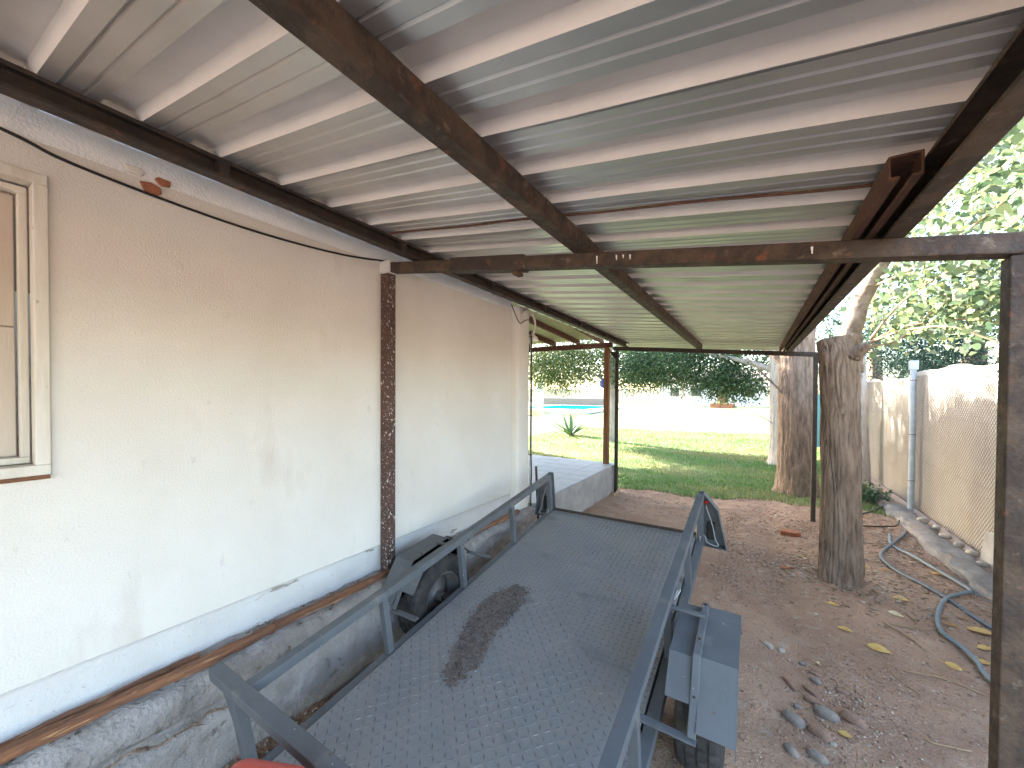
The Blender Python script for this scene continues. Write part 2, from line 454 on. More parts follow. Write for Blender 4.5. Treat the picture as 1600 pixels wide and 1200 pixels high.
# plinth strip, ledge and rough footing: an eroded sheet swept along the wall
prof = [(-2.1, .622), (-2.113, .612), (-2.116, .58), (-2.114, .53), (-2.112, .475), (-2.10, .458), (-2.04, .448), (-1.985, .44), (-1.955, .425), (-1.94, .40), (-1.935, .36), (-1.94, .32), (-1.945, .28), (-1.935, .22), (-1.93, .15), (-1.925, .08), (-1.92, -.06)]
pp = []
for i in range(len(prof) - 1):
    a, b = np.array(prof[i]), np.array(prof[i + 1]); k = max(1, int(np.linalg.norm(b - a) / .016))
    for j in range(k): pp.append(a + (b - a) * j / k)
pp.append(np.array(prof[-1])); pp = np.array(pp)
yy = np.arange(-1.2, 3.605, .016)
PX, YY = np.meshgrid(pp[:, 0], yy); PZ, _ = np.meshgrid(pp[:, 1], yy)
low = np.clip((.455 - PZ) / .03, 0, 1)
rough = (fbm(YY * 6, PZ * 9, 5) - .47) * .034 + (fbm(YY * 34, PZ * 34, 8, 3) - .44) * .016
gouge = np.exp(-((PZ - .30 - (vnoise(YY * 2.1, YY * 0, 4) - .5) * .12) / .022) ** 2) * np.clip(vnoise(YY * 6, YY * 0 + 3, 12) * 2.2 - .75, 0, 1) * .045
PX2 = PX + low * (rough - gouge) * np.clip((PZ + .06) / .05, 0, 1)
PZ2 = PZ + (1 - low) * 0 + np.where((PZ < .47) & (PZ > .40), (fbm(YY * 11, PX * 11, 15) - .47) * .03, 0)
small = (1 - low) * (fbm(YY * 14, PZ * 14, 25) - .47) * .008 * np.clip((.61 - PZ) / .03, 0, 1)
V = np.stack([PX2 + small, YY, PZ2], -1).reshape(-1, 3)
idx = np.arange(V.shape[0]).reshape(len(yy), len(pp))
F = np.stack([idx[:-1, :-1], idx[1:, :-1], idx[1:, 1:], idx[:-1, 1:]], -1).reshape(-1, 4)
o = np_mesh('footing', V, F, 'old_cement', parent=house, smooth=True)
o.data.materials.clear(); o.data.materials.append(MATS['plinth_paint']); o.data.materials.append(MATS['old_cement'])
kcol = np.array([0 if pp[i, 1] > .468 else 1 for i in range(len(pp) - 1)])
o.data.polygons.foreach_set('material_index', np.tile(kcol, len(yy) - 1).astype(np.int32))
o['label'] = 'rough grey cement footing with a white painted strip above it'
mb = MB(); mb.box((-2.03, -1.25, .2), (.2, .09, .5)); mb.build('footing', 'old_cement', house)
for k_, (y_, z_, L_) in enumerate([(.45, .30, .22), (.62, .28, .18), (1.02, .38, .06), (.98, .36, .09), (1.35, .40, .07), (.30, .27, .2), (1.50, .41, .08)]):
    P = []; yy_, zz_ = y_, z_
    for i in range(7):
        P.append((-1.925 + random.uniform(-.004, .012) + (.40 - zz_) * .05, yy_, zz_))
        if k_ in (2, 3, 4, 6): yy_ += random.uniform(-.008, .008); zz_ -= L_ / 6
        else: yy_ += L_ / 6; zz_ += random.uniform(-.02, .022)
    mb = MB(); mb.tube(P, [.0045, .006, .005, .006, .004, .004, .002], 6); mb.build('dry_root', 'bark', house)
# window
win = MB()
def frame_rect(mb, y0, y1, z0, z1, w, x0, x1):
    for a, b, c, d in ((y0, y1, z1 - w, z1), (y0, y1, z0, z0 + w), (y0, y0 + w, z0 + w, z1 - w), (y1 - w, y1, z0 + w, z1 - w)):
        mb.box(((x0 + x1) / 2, (a + b) / 2, (c + d) / 2), (x1 - x0, b - a, d - c))
mb = MB(); frame_rect(mb, WY0 + .003, WY1 - .002, WZ0 + .002, WZ1 - .002, .036, -2.15, -2.085)
window = mb.build('window', 'window_paint', house, bevel=.004)
mb = MB(); frame_rect(mb, WY0 + .04, WY1 - .04, WZ0 + .04, WZ1 - .04, .022, -2.195, -2.158); mb.build('inner_frame', 'window_paint', window, bevel=.003)
shy = [WY1 - .064, WY1 - .128, WY1 - .30, WY1 - .47, WY1 - .64, WY1 - .81, WY1 - .98, WY1 - 1.15, WY0 + .062]
for i in range(len(shy) - 1):
    d = .012 if i == 0 else (0 if i % 2 else .006)
    for (c0, c1) in ((WZ0 + .064, 1.845), (1.849, WZ1 - .064)):
        mb = MB(); mb.box((-2.20 - d, (shy[i] + shy[i + 1]) / 2, (c0 + c1) / 2), (.02, shy[i] - shy[i + 1] - .003, c1 - c0))
        mb.build('shutter_board', 'shutter_paint', window, bevel=.003)
mb = MB(); mb.box((-2.23, (WY0 + WY1) / 2, (WZ0 + WZ1) / 2), (.02, 1.3, 1.0)); mb.build('backing_board', 'shutter_paint', window)
mb = MB()
mb.prism([(-2.12, 0), (-2.082, 0), (-2.080, -.012), (-2.12, -.016)], (0, -.3, WZ0 + .001), (0, WY1 - .006, WZ0 + .001), (1, 0, 0), (0, 0, 1)); mb.build('sill', 'rotten_wood', window, label='rotten brown wooden sill strip')
# exposed brick where plaster has fallen off
def chip(name, m, c, pts, th):
    mb = MB(); n = len(pts)
    mb.prism([(p[0], p[1]) for p in pts], (c[0], c[1], c[2]), (c[0] + th, c[1], c[2]), (0, 1, 0), (0, 0, 1)); return mb.build(name, m, house, bevel=.004)
chip('brick', 'brick_red', (-2.105, .565, 2.455), [(-.035, .012), (-.02, -.02), (.012, -.032), (.034, -.012), (.03, .012), (0, .02)], .014)
chip('brick', 'brick_red', (-2.105, .60, 2.49), [(-.024, .006), (-.005, -.014), (.026, -.008), (.028, .016), (-.012, .018)], .016)
chip('plaster_chip', 'wall_paint', (-2.105, .515, 2.50), [(-.03, .015), (-.022, -.012), (.02, -.016), (.035, .004), (.02, .02)], .01)
# conduit on the corner
mb = MB(); mb.tube([(-2.035, 3.625, .44), (-2.033, 3.626, 1.2), (-2.036, 3.624, 2.30)], .0125, 10)
pipe = thing('conduit_pipe', 'cream plastic conduit clipped to the house corner beside the terrace', 'pipe', (-2.035, 3.62, .44))
p0 = mb.build('pipe', 'pvc', pipe, smooth=True)
for zc in (.62, .98, 1.40, 1.80, 2.12, 2.24):
    mb = MB(); mb.box((-2.034, 3.622, zc), (.033, .034, .008)); mb.build('clip', 'dark_steel', pipe)
mb = MB(); mb.tube([(-2.018, 3.605, .42), (-2.012, 3.606, .8), (-2.02, 3.603, 1.1), (-2.016, 3.606, 1.7), (-2.02, 3.604, 2.2), (-2.03, 3.60, 2.30)], .006, 6)
prop(mb.build('cable', 'cable_black', None, loc=(-2.018, 3.605, .42)), 'thin black cable running down beside the cream corner conduit', 'cable')
def loop_pts(pts, k=6):
    """Catmull-Rom through points"""
    P = [Vector(p) for p in pts]; P = [P[0] * 2 - P[1]] + P + [P[-1] * 2 - P[-2]]
    out = []
    for i in range(1, len(P) - 2):
        for j in range(k):
            t = j / k
            out.append(.5 * ((2 * P[i]) + (P[i + 1] - P[i - 1]) * t + (2 * P[i - 1] - 5 * P[i] + 4 * P[i + 1] - P[i + 2]) * t * t + (3 * P[i] - P[i - 1] - 3 * P[i + 1] + P[i + 2]) * t ** 3))
    out.append(P[-2]); return out
mb = MB(); mb.tube(loop_pts([(-2.01, 3.36, 2.40), (-1.985, 3.42, 2.47), (-1.98, 3.52, 2.475), (-1.99, 3.61, 2.42), (-2.0, 3.64, 2.34), (-2.02, 3.63, 2.24)]), .012, 8)
prop(mb.build('hose_loop', 'pvc', None, loc=(-2.0, 3.5, 2.24), smooth=True), 'pale flexible conduit looping over the top of the house corner', 'conduit')
mb = MB(); mb.tube(loop_pts([(-2.02, 3.20, 2.50), (-2.02, 3.27, 2.42), (-2.01, 3.345, 2.34), (-1.995, 3.44, 2.385), (-1.995, 3.58, 2.40), (-2.0, 3.62, 2.37)]), .005, 6)
prop(mb.build('cable', 'cable_black', None, loc=(-2.02, 3.34, 2.3)), 'black wire twisted around the top of the house corner under the beam', 'wire')
# wall lamp past the corner
lamp = thing('wall_lamp', 'round white lamp hanging on the house corner under the porch roof', 'lamp', (-2.07, 3.72, 2.2))
mb = MB(); mb.tube([(-2.09, 3.598, 2.25), (-2.08, 3.70, 2.26)], .01, 8); mb.build('bracket', 'lamp_white', lamp)
mb = MB(); mb.lathe([(.05, .012), (.045, .035), (.02, .06), (-.01, .072), (-.014, .07), (-.012, .03), (-.03, .02), (-.03, .005)], (-2.08, 3.72, 2.23), 'z', 24, closed=False); mb.build('lamp_shade', 'lamp_white', lamp, smooth=True)
# sagging cable along the wall
mb = MB(); mb.tube(loop_pts([(-2.088, -1.0, 2.60), (-2.088, .09, 2.49), (-2.088, .35, 2.44), (-2.088, .75, 2.415), (-2.088, 1.1, 2.42), (-2.087, 1.45, 2.45), (-2.06, 1.72, 2.49)]), .0055, 6)
prop(mb.build('cable', 'cable_black', None, loc=(-2.09, .3, 2.45), smooth=True), 'thin black cable sagging along the upper house wall under the roof beam', 'cable')

# timber battens on the ledge
def batten(name, y0, y1, x, z, w, h, m, label, wob, seed):
    mb = MB(); k = int((y1 - y0) / .05) + 1
    prof = [(-.5, -.5), (.45, -.5), (.5, -.1), (.36, .45), (0, .5), (-.42, .4)]
    ring = len(prof)
    for i in range(k + 1):
        y = y0 + (y1 - y0) * i / k
        jx = (vnoise(y * 3, 0, seed) - .5) * wob
        for j, (a, b) in enumerate(prof):
            e = 1 + (vnoise(y * 14, j * 7.3, seed + 5) - .5) * .5
            mb.v.append((x + jx + a * w * e, y, z + b * h * e + (vnoise(y * 5, j, seed) - .5) * .006))
    for i in range(k):
        for j in range(ring):
            mb.f.append((i * ring + j, i * ring + (j + 1) % ring, (i + 1) * ring + (j + 1) % ring, (i + 1) * ring + j)); mb.mi.append(0)
    mb.f.append(tuple(range(ring))); mb.f.append(tuple(k * ring + j for j in range(ring))); mb.mi += [0, 0]
    return mb.build(name, m, None, loc=(x, (y0 + y1) / 2, z - h / 2), label=label, cat='wood strip')
batten('timber_strip', -1.0, .98, -1.995, .468, .042, .036, 'orange_wood', 'split orange brown timber strip on the ledge at the lower left', .02, 3)
batten('timber_strip', -1.0, .70, -2.045, .466, .030, .028, 'rotten_wood', 'narrow weathered brown strip lying between the wall and orange timber', .02, 9)
batten('timber_strip', .99, 1.70, -2.005, .466, .036, .034, 'rotten_wood', 'dark reddish timber strip on the ledge just before the wall post', .012, 14)
batten('timber_strip', 1.80, 2.52, -1.99, .464, .04, .034, 'orange_wood', 'reddish timber strip on the ledge just beyond the wall post', .015, 21)
batten('timber_strip', 2.55, 3.30, -1.985, .464, .04, .03, 'rotten_wood', 'farthest reddish timber strip on the ledge, near the house corner', .02, 27)

# ------------------------------------------------------------------ carport
YF, YB = 1.74, 6.40
def zroof(x, y):
    zf = 2.572 - .1429 * (x + 2.1); zb = 2.505 - .0876 * (x + 1.98)
    w = (y - YF) / (YB - YF)
    return zf + (zb - zf) * w
carport = thing('carport', 'brown steel carport with corrugated metal roof along the house wall', 'carport', (-.7, 3, 0))
PH = .076
def purlin(name, x, y0, y1, prof, m, label=None, drop=0.0):
    """prof in (x, z below roof)"""
    mb = MB()
    mb.prism(prof, (x, y0, zroof(x, y0) - .001 - drop), (x, y1, zroof(x, y1) - .001 - drop), (1, 0, 0), (0, 0, 1))
    return mb.build(name, m, carport, bevel=.0025, label=label)
t = .004
def chan(w, h, side, lip=.014):
    s = side
    q = [(-w / 2, 0), (w / 2, 0), (w / 2, -lip), (w / 2 - t, -lip), (w / 2 - t, -t), (-w / 2 + t, -t), (-w / 2 + t, -h + t), (w / 2 - t, -h + t), (w / 2 - t, -h + lip), (w / 2, -h + lip), (w / 2, -h), (-w / 2, -h)]
    return [(a * s, b) for a, b in q]
ROOF_Y0 = -3.2
pl = purlin('purlin', -1.80, ROOF_Y0, 6.46, chan(.052, PH, 1), 'dark_steel', 'open channel beam along the house wall')
for yc in (-.25, .70, 1.62, 2.54, 3.46, 4.4, 5.3):
    mb = MB(); mb.box((-1.80, yc, zroof(-1.8, yc) - PH / 2), (.050, .034, PH - .010)); mb.build('stiffener', 'dark_steel', pl)
purlin('purlin', -.714, ROOF_Y0, 6.46, [(-.03, -PH), (.03, -PH), (.03, 0), (-.03, 0)], 'brown_steel', 'closed middle beam')
pr = purlin('purlin', .372, ROOF_Y0, 6.46, chan(.055, .085, -1, .01), 'brown_steel', 'open channel beam along the outer edge')
q = [(-.032, 0), (.032, 0), (.032, -.06), (.010, -.06), (.010, -.052), (.026, -.052), (.026, -.006), (-.026, -.006), (-.026, -.052), (-.010, -.052), (-.010, -.06), (-.032, -.06)]
purlin('rusty_channel', .300, 1.30, 6.44, q[::-1], 'rust_steel', 'rusty channel fixed inside the outer beam', drop=.012)
def beam(name, y, x0, x1, h, w, m, drop=.0):
    mb = MB(); z0 = zroof(x0, y) - .087 - h / 2 - drop; z1 = zroof(x1, y) - .087 - h / 2 - drop
    mb.bar((x0, y, z0), (x1, y, z1), w, h); return mb.build(name, m, carport, bevel=.005)
cb = beam('cross_beam', YF, -2.075, .76, .062, .062, 'brown_steel')
def zbeam(x, y, h=.062): return zroof(x, y) - .087 - h / 2
mb = MB(); mb.bar((-1.50, YF, zbeam(-1.50, YF)), (-1.01, YF, zbeam(-1.01, YF)), .076, .076); mb.build('splice_sleeve', 'dark_steel', cb, bevel=.004)
mb = MB(); mb.box((-1.06, YF, zbeam(-1.06, YF) - .054), (.03, .06, .016)); mb.build('bracket', 'rust_steel', cb)
for x, hh in ((-.62, .05), (-.53, .03), (-.50, .02), (-.47, .028), (.16, .034)):
    mb = MB(); mb.tube([(x, YF - .032, zbeam(x, YF) + .012), (x + .001, YF - .0327, zbeam(x, YF) + .012 - hh * .7)], [.004, .0018], 6); mb.build('dried_drip', 'lamp_white', cb)
beam('cross_beam', YB, -2.02, .70, .06, .05, 'dark_steel', drop=-.015)
def post(x, y, z0, z1, w, m, label=None):
    mb = MB(); mb.box((x, y, (z0 + z1) / 2), (w, w, z1 - z0)); return mb.build('post', m, carport, bevel=.004, label=label)
post(-2.06, YF, .43, zbeam(-2.06, YF) - .03, .068, 'spattered_steel', 'brown post against the wall spattered with white paint')
post(.645, YF, -.05, zbeam(.645, YF) - .0315, .056, 'brown_steel', 'near post at the right edge')
post(-1.955, YB, -.05, zroof(-1.955, YB) - .133, .05, 'dark_steel')
post(.655, YB - .06, -.05, zroof(.645, YB) - .132, .05, 'dark_steel')
mb = MB(); mb.prism([(0, 0), (.16, 0), (0, -.18)], (-1.93, YB - .004, zroof(-1.93, YB) - .15), (-1.93, YB + .004, zroof(-1.93, YB) - .15), (-1, 0, 0), (0, 0, 1)); mb.build('gusset', 'dark_steel', carport)
mb = MB(); mb.box((-2.05, YF - .005, zbeam(-2.05, YF)), (.095, .085, .082)); mb.build('mortar_lump', 'plinth_paint', carport, bevel=.012)
# roof sheets
RP = .229
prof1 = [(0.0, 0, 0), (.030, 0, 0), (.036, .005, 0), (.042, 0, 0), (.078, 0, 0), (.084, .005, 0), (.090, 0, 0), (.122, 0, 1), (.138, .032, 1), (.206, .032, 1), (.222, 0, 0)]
def sheet(k):
    y0 = ROOF_Y0 + k * 3 * RP
    P = []
    for r in range(3):
        for (a, b, c) in prof1: P.append((y0 + r * RP + a, b, c))
    P += [(y0 + 3 * RP, 0, 0), (y0 + 3 * RP + .030, -.0015, 0)]
    xsx = np.linspace(-2.1018, .455 + random.uniform(-.006, .012), 7)
    lap = .0015 * (k % 2) + .0
    mb = MB()
    for (y, b, c) in P:
        for x in xsx: mb.v.append((x, y, zroof(x, y) + b + lap + .001 + .0012 * math.sin(x * 5 + y * 7)))
    n = len(xsx)
    for i in range(len(P) - 1):
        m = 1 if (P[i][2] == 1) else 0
        for j in range(n - 1):
            mb.f.append((i * n + j, i * n + j + 1, (i + 1) * n + j + 1, (i + 1) * n + j)); mb.mi.append(m)
    o = mb.build('roof_sheet', ['galvanised', 'galv_matte'], carport)
    return o
k = 0
while ROOF_Y0 + k * 3 * RP < 6.5:
    sheet(k); k += 1
# rusty edge of the lap near the front beam
yl = 1.485
mb = MB(); mb.tube([(x, yl + .004 * math.sin(x * 3), zroof(x, yl) - .004 - .002 * math.sin(x * 9)) for x in np.linspace(-1.76, .33, 20)], .0045, 6)
mb.build('lap_edge', 'rust_steel', carport, label='rusty overlap edge of the roof sheets')

# ------------------------------------------------------------------ terrace and porch
tz = .45
mb = MB(); mb.box((-4.4, 5.11, tz / 2 - .03), (4.8, 2.98, tz + .04)); ter = mb.build('terrace', 'cement', None, loc=(-4.4, 5.11, 0), kind='structure', bevel=.01)
prop(ter, 'raised cement terrace at the corner of the house', 'terrace')
T = .328
tile0 = None
for i in range(9):
    for j in range(9):
        cx, cy = -2.0 - .17 - i * (T + .004), 3.63 + .17 + j * (T + .004)
        if tile0 is None:
            mb = MB(); mb.box((0, 0, 0), (T, T, .012)); tile0 = mb.build('tile', 'terrace_tile', ter, local=True, bevel=.002); o = tile0
        else: o = link_copy(tile0, ter)
        o.location = (cx + 4.4, cy - 5.11, tz - .003 + random.uniform(-.001, .001)); o.rotation_euler = (random.uniform(-.002, .002), random.uniform(-.002, .002), 0)
porch = thing('porch', 'porch roof on reddish timber post and rafters behind the house corner', 'porch', (-2.15, 6.47, tz))
mb = MB(); mb.box((-2.15, 6.47, (tz + 2.44) / 2), (.085, .085, 2.44 - tz)); mb.build('post', 'porch_timber', porch, bevel=.006)
mb = MB(); mb.bar((-5.0, 6.47, 2.485), (-2.06, 6.47, 2.475), .07, .085); mb.build('beam', 'red_oxide', porch, bevel=.004)
for x in (-2.28, -2.72, -3.2, -3.75, -4.3):
    mb = MB(); mb.bar((x, 3.62, 2.76), (x, 6.62, 2.57), .045, .08); mb.build('rafter', 'red_oxide', porch, bevel=.003)
for s in range(5):
    x1 = -2.02 - s * .60; P = []
    for i in range(17):
        P.append((x1 - i * .0375, .012 * (1 if i % 2 else -1)))
    mb = MB()
    for (x, b) in P:
        mb.v.append((x, 3.62, 2.815 + b + .002 * (s % 2))); mb.v.append((x, 6.72, 2.62 + b + .002 * (s % 2)))
    for i in range(16): mb.f.append((2 * i, 2 * i + 1, 2 * i + 3, 2 * i + 2)); mb.mi.append(0)
    mb.build('roof_sheet', 'porch_sheet', porch)
# bar leaning at the corner
mb = MB(); mb.tube([(-1.955, 3.66, .28), (-1.975, 3.64, .86)], .013, 8)
prop(mb.build('steel_bar', 'dark_steel', None, loc=(-1.955, 3.66, .3)), 'short dark steel bar standing upright beside the terrace corner', 'bar')
mb = MB(); mb.bar((-1.90, 6.10, .02), (-1.86, 6.33, .10), .02, .02)
prop(mb.build('wooden_stick', 'yellow_straw', None, loc=(-1.9, 6.2, .02)), 'pale wooden stick leaning at the foot of the terrace', 'stick')

# ------------------------------------------------------------------ trailer (tilted nose down, towards the camera)
S = .92
TA = math.atan(.1458)
trailer = thing('flatbed_trailer', 'grey flatbed trailer with tread plate deck and side rails, nose down', 'trailer', (-.989, .736, .159), (TA, 0, 0))
HW, LEN, RX, RZ = .612, 2.60, .645, .325
mb = MB()
mb.box((0, LEN / 2, -.004), (2 * HW, LEN, .008)); deck = mb.build('deck', 'deck_plate', trailer, local=True)
# raised tread bars
tv, tf = [], []
pit = .034
ri = 0
yb = .02
while yb < LEN - .01:
    xb = -HW + .02 + (0 if ri % 2 == 0 else 0)
    ci = 0
    while xb < HW - .012:
        a = R(45 if (ri + ci) % 2 else -45) + random.uniform(-.06, .06)
        c_, s_ = math.cos(a), math.sin(a); L_, W_ = .0165, .0036; h_ = .0034 * (.25 + 1.2 * float(vnoise(xb * 5 + 40, yb * 4, 77))) * random.uniform(.7, 1.2)
        n0 = len(tv)
        for (p, q, z) in ((-L_, 0, 0), (0, -W_, 0), (L_, 0, 0), (0, W_, 0), (-L_ * .5, 0, h_), (L_ * .5, 0, h_)):
            tv.append((xb + p * c_ - q * s_, yb + p * s_ + q * c_, z + .0002))
        tf += [(n0, n0 + 1, n0 + 4), (n0 + 1, n0 + 5, n0 + 4), (n0 + 1, n0 + 2, n0 + 5), (n0 + 2, n0 + 3, n0 + 5), (n0 + 3, n0 + 4, n0 + 5), (n0 + 3, n0, n0 + 4)]
        xb += pit; ci += 1
    yb += pit; ri += 1
me = bpy.data.meshes.new('tread_bars'); me.from_pydata(tv, [], tf); me.materials.append(MATS['tread_paint'])
o = bpy.data.objects.new('tread_bars', me); col.objects.link(o); o.parent = deck; o['kind'] = 'stuff'
# chassis
def tb(name, p0, p1, w, h, up=(0, 0, 1), m='trailer_paint', parent=None, bevel=.003, label=None):
    mb = MB(); mb.bar(p0, p1, w, h, up); return mb.build(name, m, parent or trailer, local=True, bevel=bevel, label=label)
for s in (-1, 1):
    tb('chassis_rail', (s * (HW - .025), 0, -.034), (s * (HW - .025), LEN, -.034), .05, .05)
for y in (.03, .65, 1.18, 1.9, LEN - .03):
    tb('chassis_crossmember', (-HW + .052, y, -.034), (HW - .052, y, -.034), .045, .046)
tb('rear_lip', (-HW, LEN + .008, .004), (HW, LEN + .008, .004), .016, .034, m='dark_steel')
ypost = [.035, .66, 1.29, 1.93, LEN - .02]
for s in (-1, 1):
    rail = tb('side_rail', (s * RX, .02, RZ), (s * RX, LEN + .005, RZ), .05, .042, label='left side rail' if s < 0 else 'right side rail')
    for i, y in enumerate(ypost):
        if i == 0: continue
        mb = MB(); mb.prism([(-.018, 0), (.018, 0), (.018, .036), (.013, .036), (.013, .005), (-.018, .005)], (s * RX, y - .015, -.058), (s * RX, y - .015, RZ - .021), (1, 0, 0), (0, 1, 0))
        mb.build('rail_post', 'trailer_paint', trailer, local=True, bevel=.002)
    mb = MB(); mb.box((s * (RX - .0), LEN * .5, -.034), (.05, LEN, .05)); mb.build('side_beam', 'trailer_paint', trailer, local=True, bevel=.003)
# front rail with posts and gussets
fr = tb('front_rail', (-.86, .0, RZ + .004), (.86, .0, RZ + .004), .052, .046)
for s in (-1, 1):
    tb('front_post', (s * .685, 0, -.05), (s * .70, 0, RZ - .02), .05, .04, up=(0, 1, 0))
    mb = MB(); mb.prism([(.70, .02), (.725, .02), (.845, RZ - .02), (.70, RZ - .02)], (0, -.003, 0), (0, .003, 0), (s, 0, 0), (0, 0, 1)); mb.build('gusset', 'trailer_paint', trailer, local=True)
# rear lamp brackets
for s in (-1, 1):
    out = [(s * (RX - .02), RZ + .02), (s * (RX + .022), RZ + .02), (s * (RX + .115), RZ - .10), (s * (RX + .175), -.08), (s * (RX + .03), -.075), (s * (RX - .02), -.03)]
    yk = LEN + .012
    br = None
    mb = MB(); mb.prism(out, (0, yk + .05, 0), (0, yk + .056, 0), (1, 0, 0), (0, 0, 1)); br = mb.build('lamp_bracket', 'trailer_paint', trailer, local=True)
    for i in (1, 2, 3, 4):
        a, b = out[i], out[(i + 1) % 6]
        A = Vector((a[0], yk + .02, a[1])); B = Vector((b[0], yk + .02, b[1])); d = (B - A).normalized()
        mb = MB(); mb.bar(A, B, .005, .062, (0, 1, 0)); mb.build('flange', 'trailer_paint', br, local=True)
    tb('end_post', (s * RX, LEN - .01, -.05), (s * RX, LEN - .01, RZ - .02), .045, .04, up=(0, 1, 0))
    mb = MB(); mb.lathe([(0, .001), (0, .014), (.008, .015), (.012, .012), (.014, .001)], (s * (RX + .035), yk + .015, RZ - .055), 'y', 16, closed=False); mb.build('tail_lamp', 'red_lamp', br, local=True, smooth=True)
    mb = MB(); mb.box((s * (RX + .07), yk + .035, .04), (.05, .03, .14)); mb.build('lamp_housing', 'black_plastic', br, local=True, bevel=.006)
    mb = MB(); mb.tube(loop_pts([(s * (RX + .035), yk + .01, RZ - .08), (s * (RX + .08), yk, .10), (s * (RX + .10), yk - .01, .0), (s * (RX + .12), yk - .02, -.05), (s * (RX + .05), yk - .025, -.035), (s * (RX + .03), yk - .02, .01), (s * (RX + .01), yk - .03, .03), (s * (RX - .0), LEN - .05, .0), (s * (RX + .02), LEN - .09, -.02)]), .004, 6)
    mb.build('wire', 'wire_grey', br, local=True)
# wheels and mudguards
WYc, WZc, WR = 1.184, -.052, .275
for s in (-1, 1):
    cx = s * .81
    hw = .082; prof = []
    for a, r in ((-.082, .17), (-.088, .21), (-.084, .25), (-.07, .268), (-.048, .2745), (-.046, .266), (-.038, .266), (-.036, .275), (-.006, .275), (-.004, .266), (.004, .266), (.006, .275), (.036, .275), (.038, .266), (.046, .266), (.048, .2745), (.07, .268), (.084, .25), (.088, .21), (.082, .17)):
        prof.append((a, r))
    mb = MB(); N_ = 96
    mb.lathe(prof, (cx, WYc, WZc), 'x', N_)
    k_ = len(prof)
    for j in range(N_):                     # cross grooves
        if j % 3 == 0:
            for i, (a, r) in enumerate(prof):
                if r > .2735 or .266 < r < .27:
                    q = Vector(mb.v[j * k_ + i]) - Vector((cx, WYc, WZc)); f_ = (r - .007) / r
                    mb.v[j * k_ + i] = (cx + q.x, WYc + q.y * f_, WZc + q.z * f_)
    wh = mb.build('wheel', 'tyre_rubber', trailer, local=True, label='muddy rubber tyre')
    mb = MB(); mb.lathe([(-.07, .168), (-.07, .15), (-.02, .14), (-.01, .10), (.015, .06), (.02, .02), (.05, .018), (.05, .002), (-.05, .002), (-.05, .1), (-.06, .15), (.07, .15), (.075, .168)], (cx, WYc, WZc), 'x', 32, closed=True); mb.build('rim', 'rim_steel', wh, local=True, smooth=True)
    mb = MB(); mb.lathe([(-.055, .001), (-.055, .03), (.0, .03), (0, .001)], (cx - s * .075, WYc, WZc), 'x', 20, closed=False); mb.build('hub', 'rim_steel', wh, local=True)
    # mudguard profile (y, z)
    G = [(.845, .095), (1.017, .275), (1.352, .275), (1.524, .095)]
    guard = None
    def strip(name, x0, x1, G, parent, th=.003, m='trailer_paint'):
        mb = MB(); q = G + [(y + (.0 if 0 else 0), z - th) for y, z in reversed(G)]
        mb.prism(q, (s * x0, 0, 0), (s * x1, 0, 0), (0, 1, 0), (0, 0, 1)); return mb.build(name, m, parent, local=True, bevel=.0015)
    guard = strip('mudguard', .818, .945, G, trailer)
    strip('inner_guard', .70, .792, [(.905, .150), (1.02, .262), (1.352, .262), (1.40, .21)], guard)
    # skirt on the outer side
    sk = [(.845, .095), (1.017, .275), (1.352, .275), (1.524, .095), (1.524, .05), (1.345, .225), (1.022, .225), (.845, .05)]
    mb = MB(); mb.prism(sk, (s * .9455, 0, 0), (s * .949, 0, 0), (0, 1, 0), (0, 0, 1)); mb.build('skirt', 'trailer_paint', guard, local=True)
    # flat bar hoop and ties
    Hp = [(.80, .03), (.84, .07), (1.014, .284), (1.356, .284), (1.56, .07), (1.60, .03)]
    for i in range(1, len(Hp) - 2):
        (y0, z0), (y1, z1) = Hp[i], Hp[i + 1]
        tb('hoop', (s * .805, y0, z0), (s * .805, y1, z1), .030, .008, parent=guard)
    tb('tie_bar', (s * HW, .84, .068), (s * .822, .84, .062), .034, .008, parent=guard)
    tb('tie_bar', (s * HW, 1.56, .068), (s * .822, 1.56, .062), .034, .008, parent=guard)
    tb('tie_bar', (s * (RX + .01), 1.25, .295), (s * .81, 1.25, .292), .020, .014, parent=guard)
    mb = MB(); mb.tube(loop_pts([(s * (RX + .03), 1.29, .31), (s * (RX + .05), 1.33, .335), (s * (RX + .035), 1.36, .32), (s * (RX + .025), 1.33, .29)]), .004, 6); mb.build('wire_tie', 'wire_grey', guard, local=True)
    for y in (.92, 1.10, 1.26, 1.34):
        z_ = .284 if y > 1.014 else .07 + (y - .84) * 1.23
        mb = MB(); mb.lathe([(0, .001), (0, .006), (.004, .0055), (.005, .001)], (s * .805, y, z_ + .004), 'z', 8, closed=False); mb.build('bolt', 'dark_steel', guard, local=True)
tb('axle', (-.74, WYc, WZc), (.74, WYc, WZc), .05, .05, m='dark_steel')
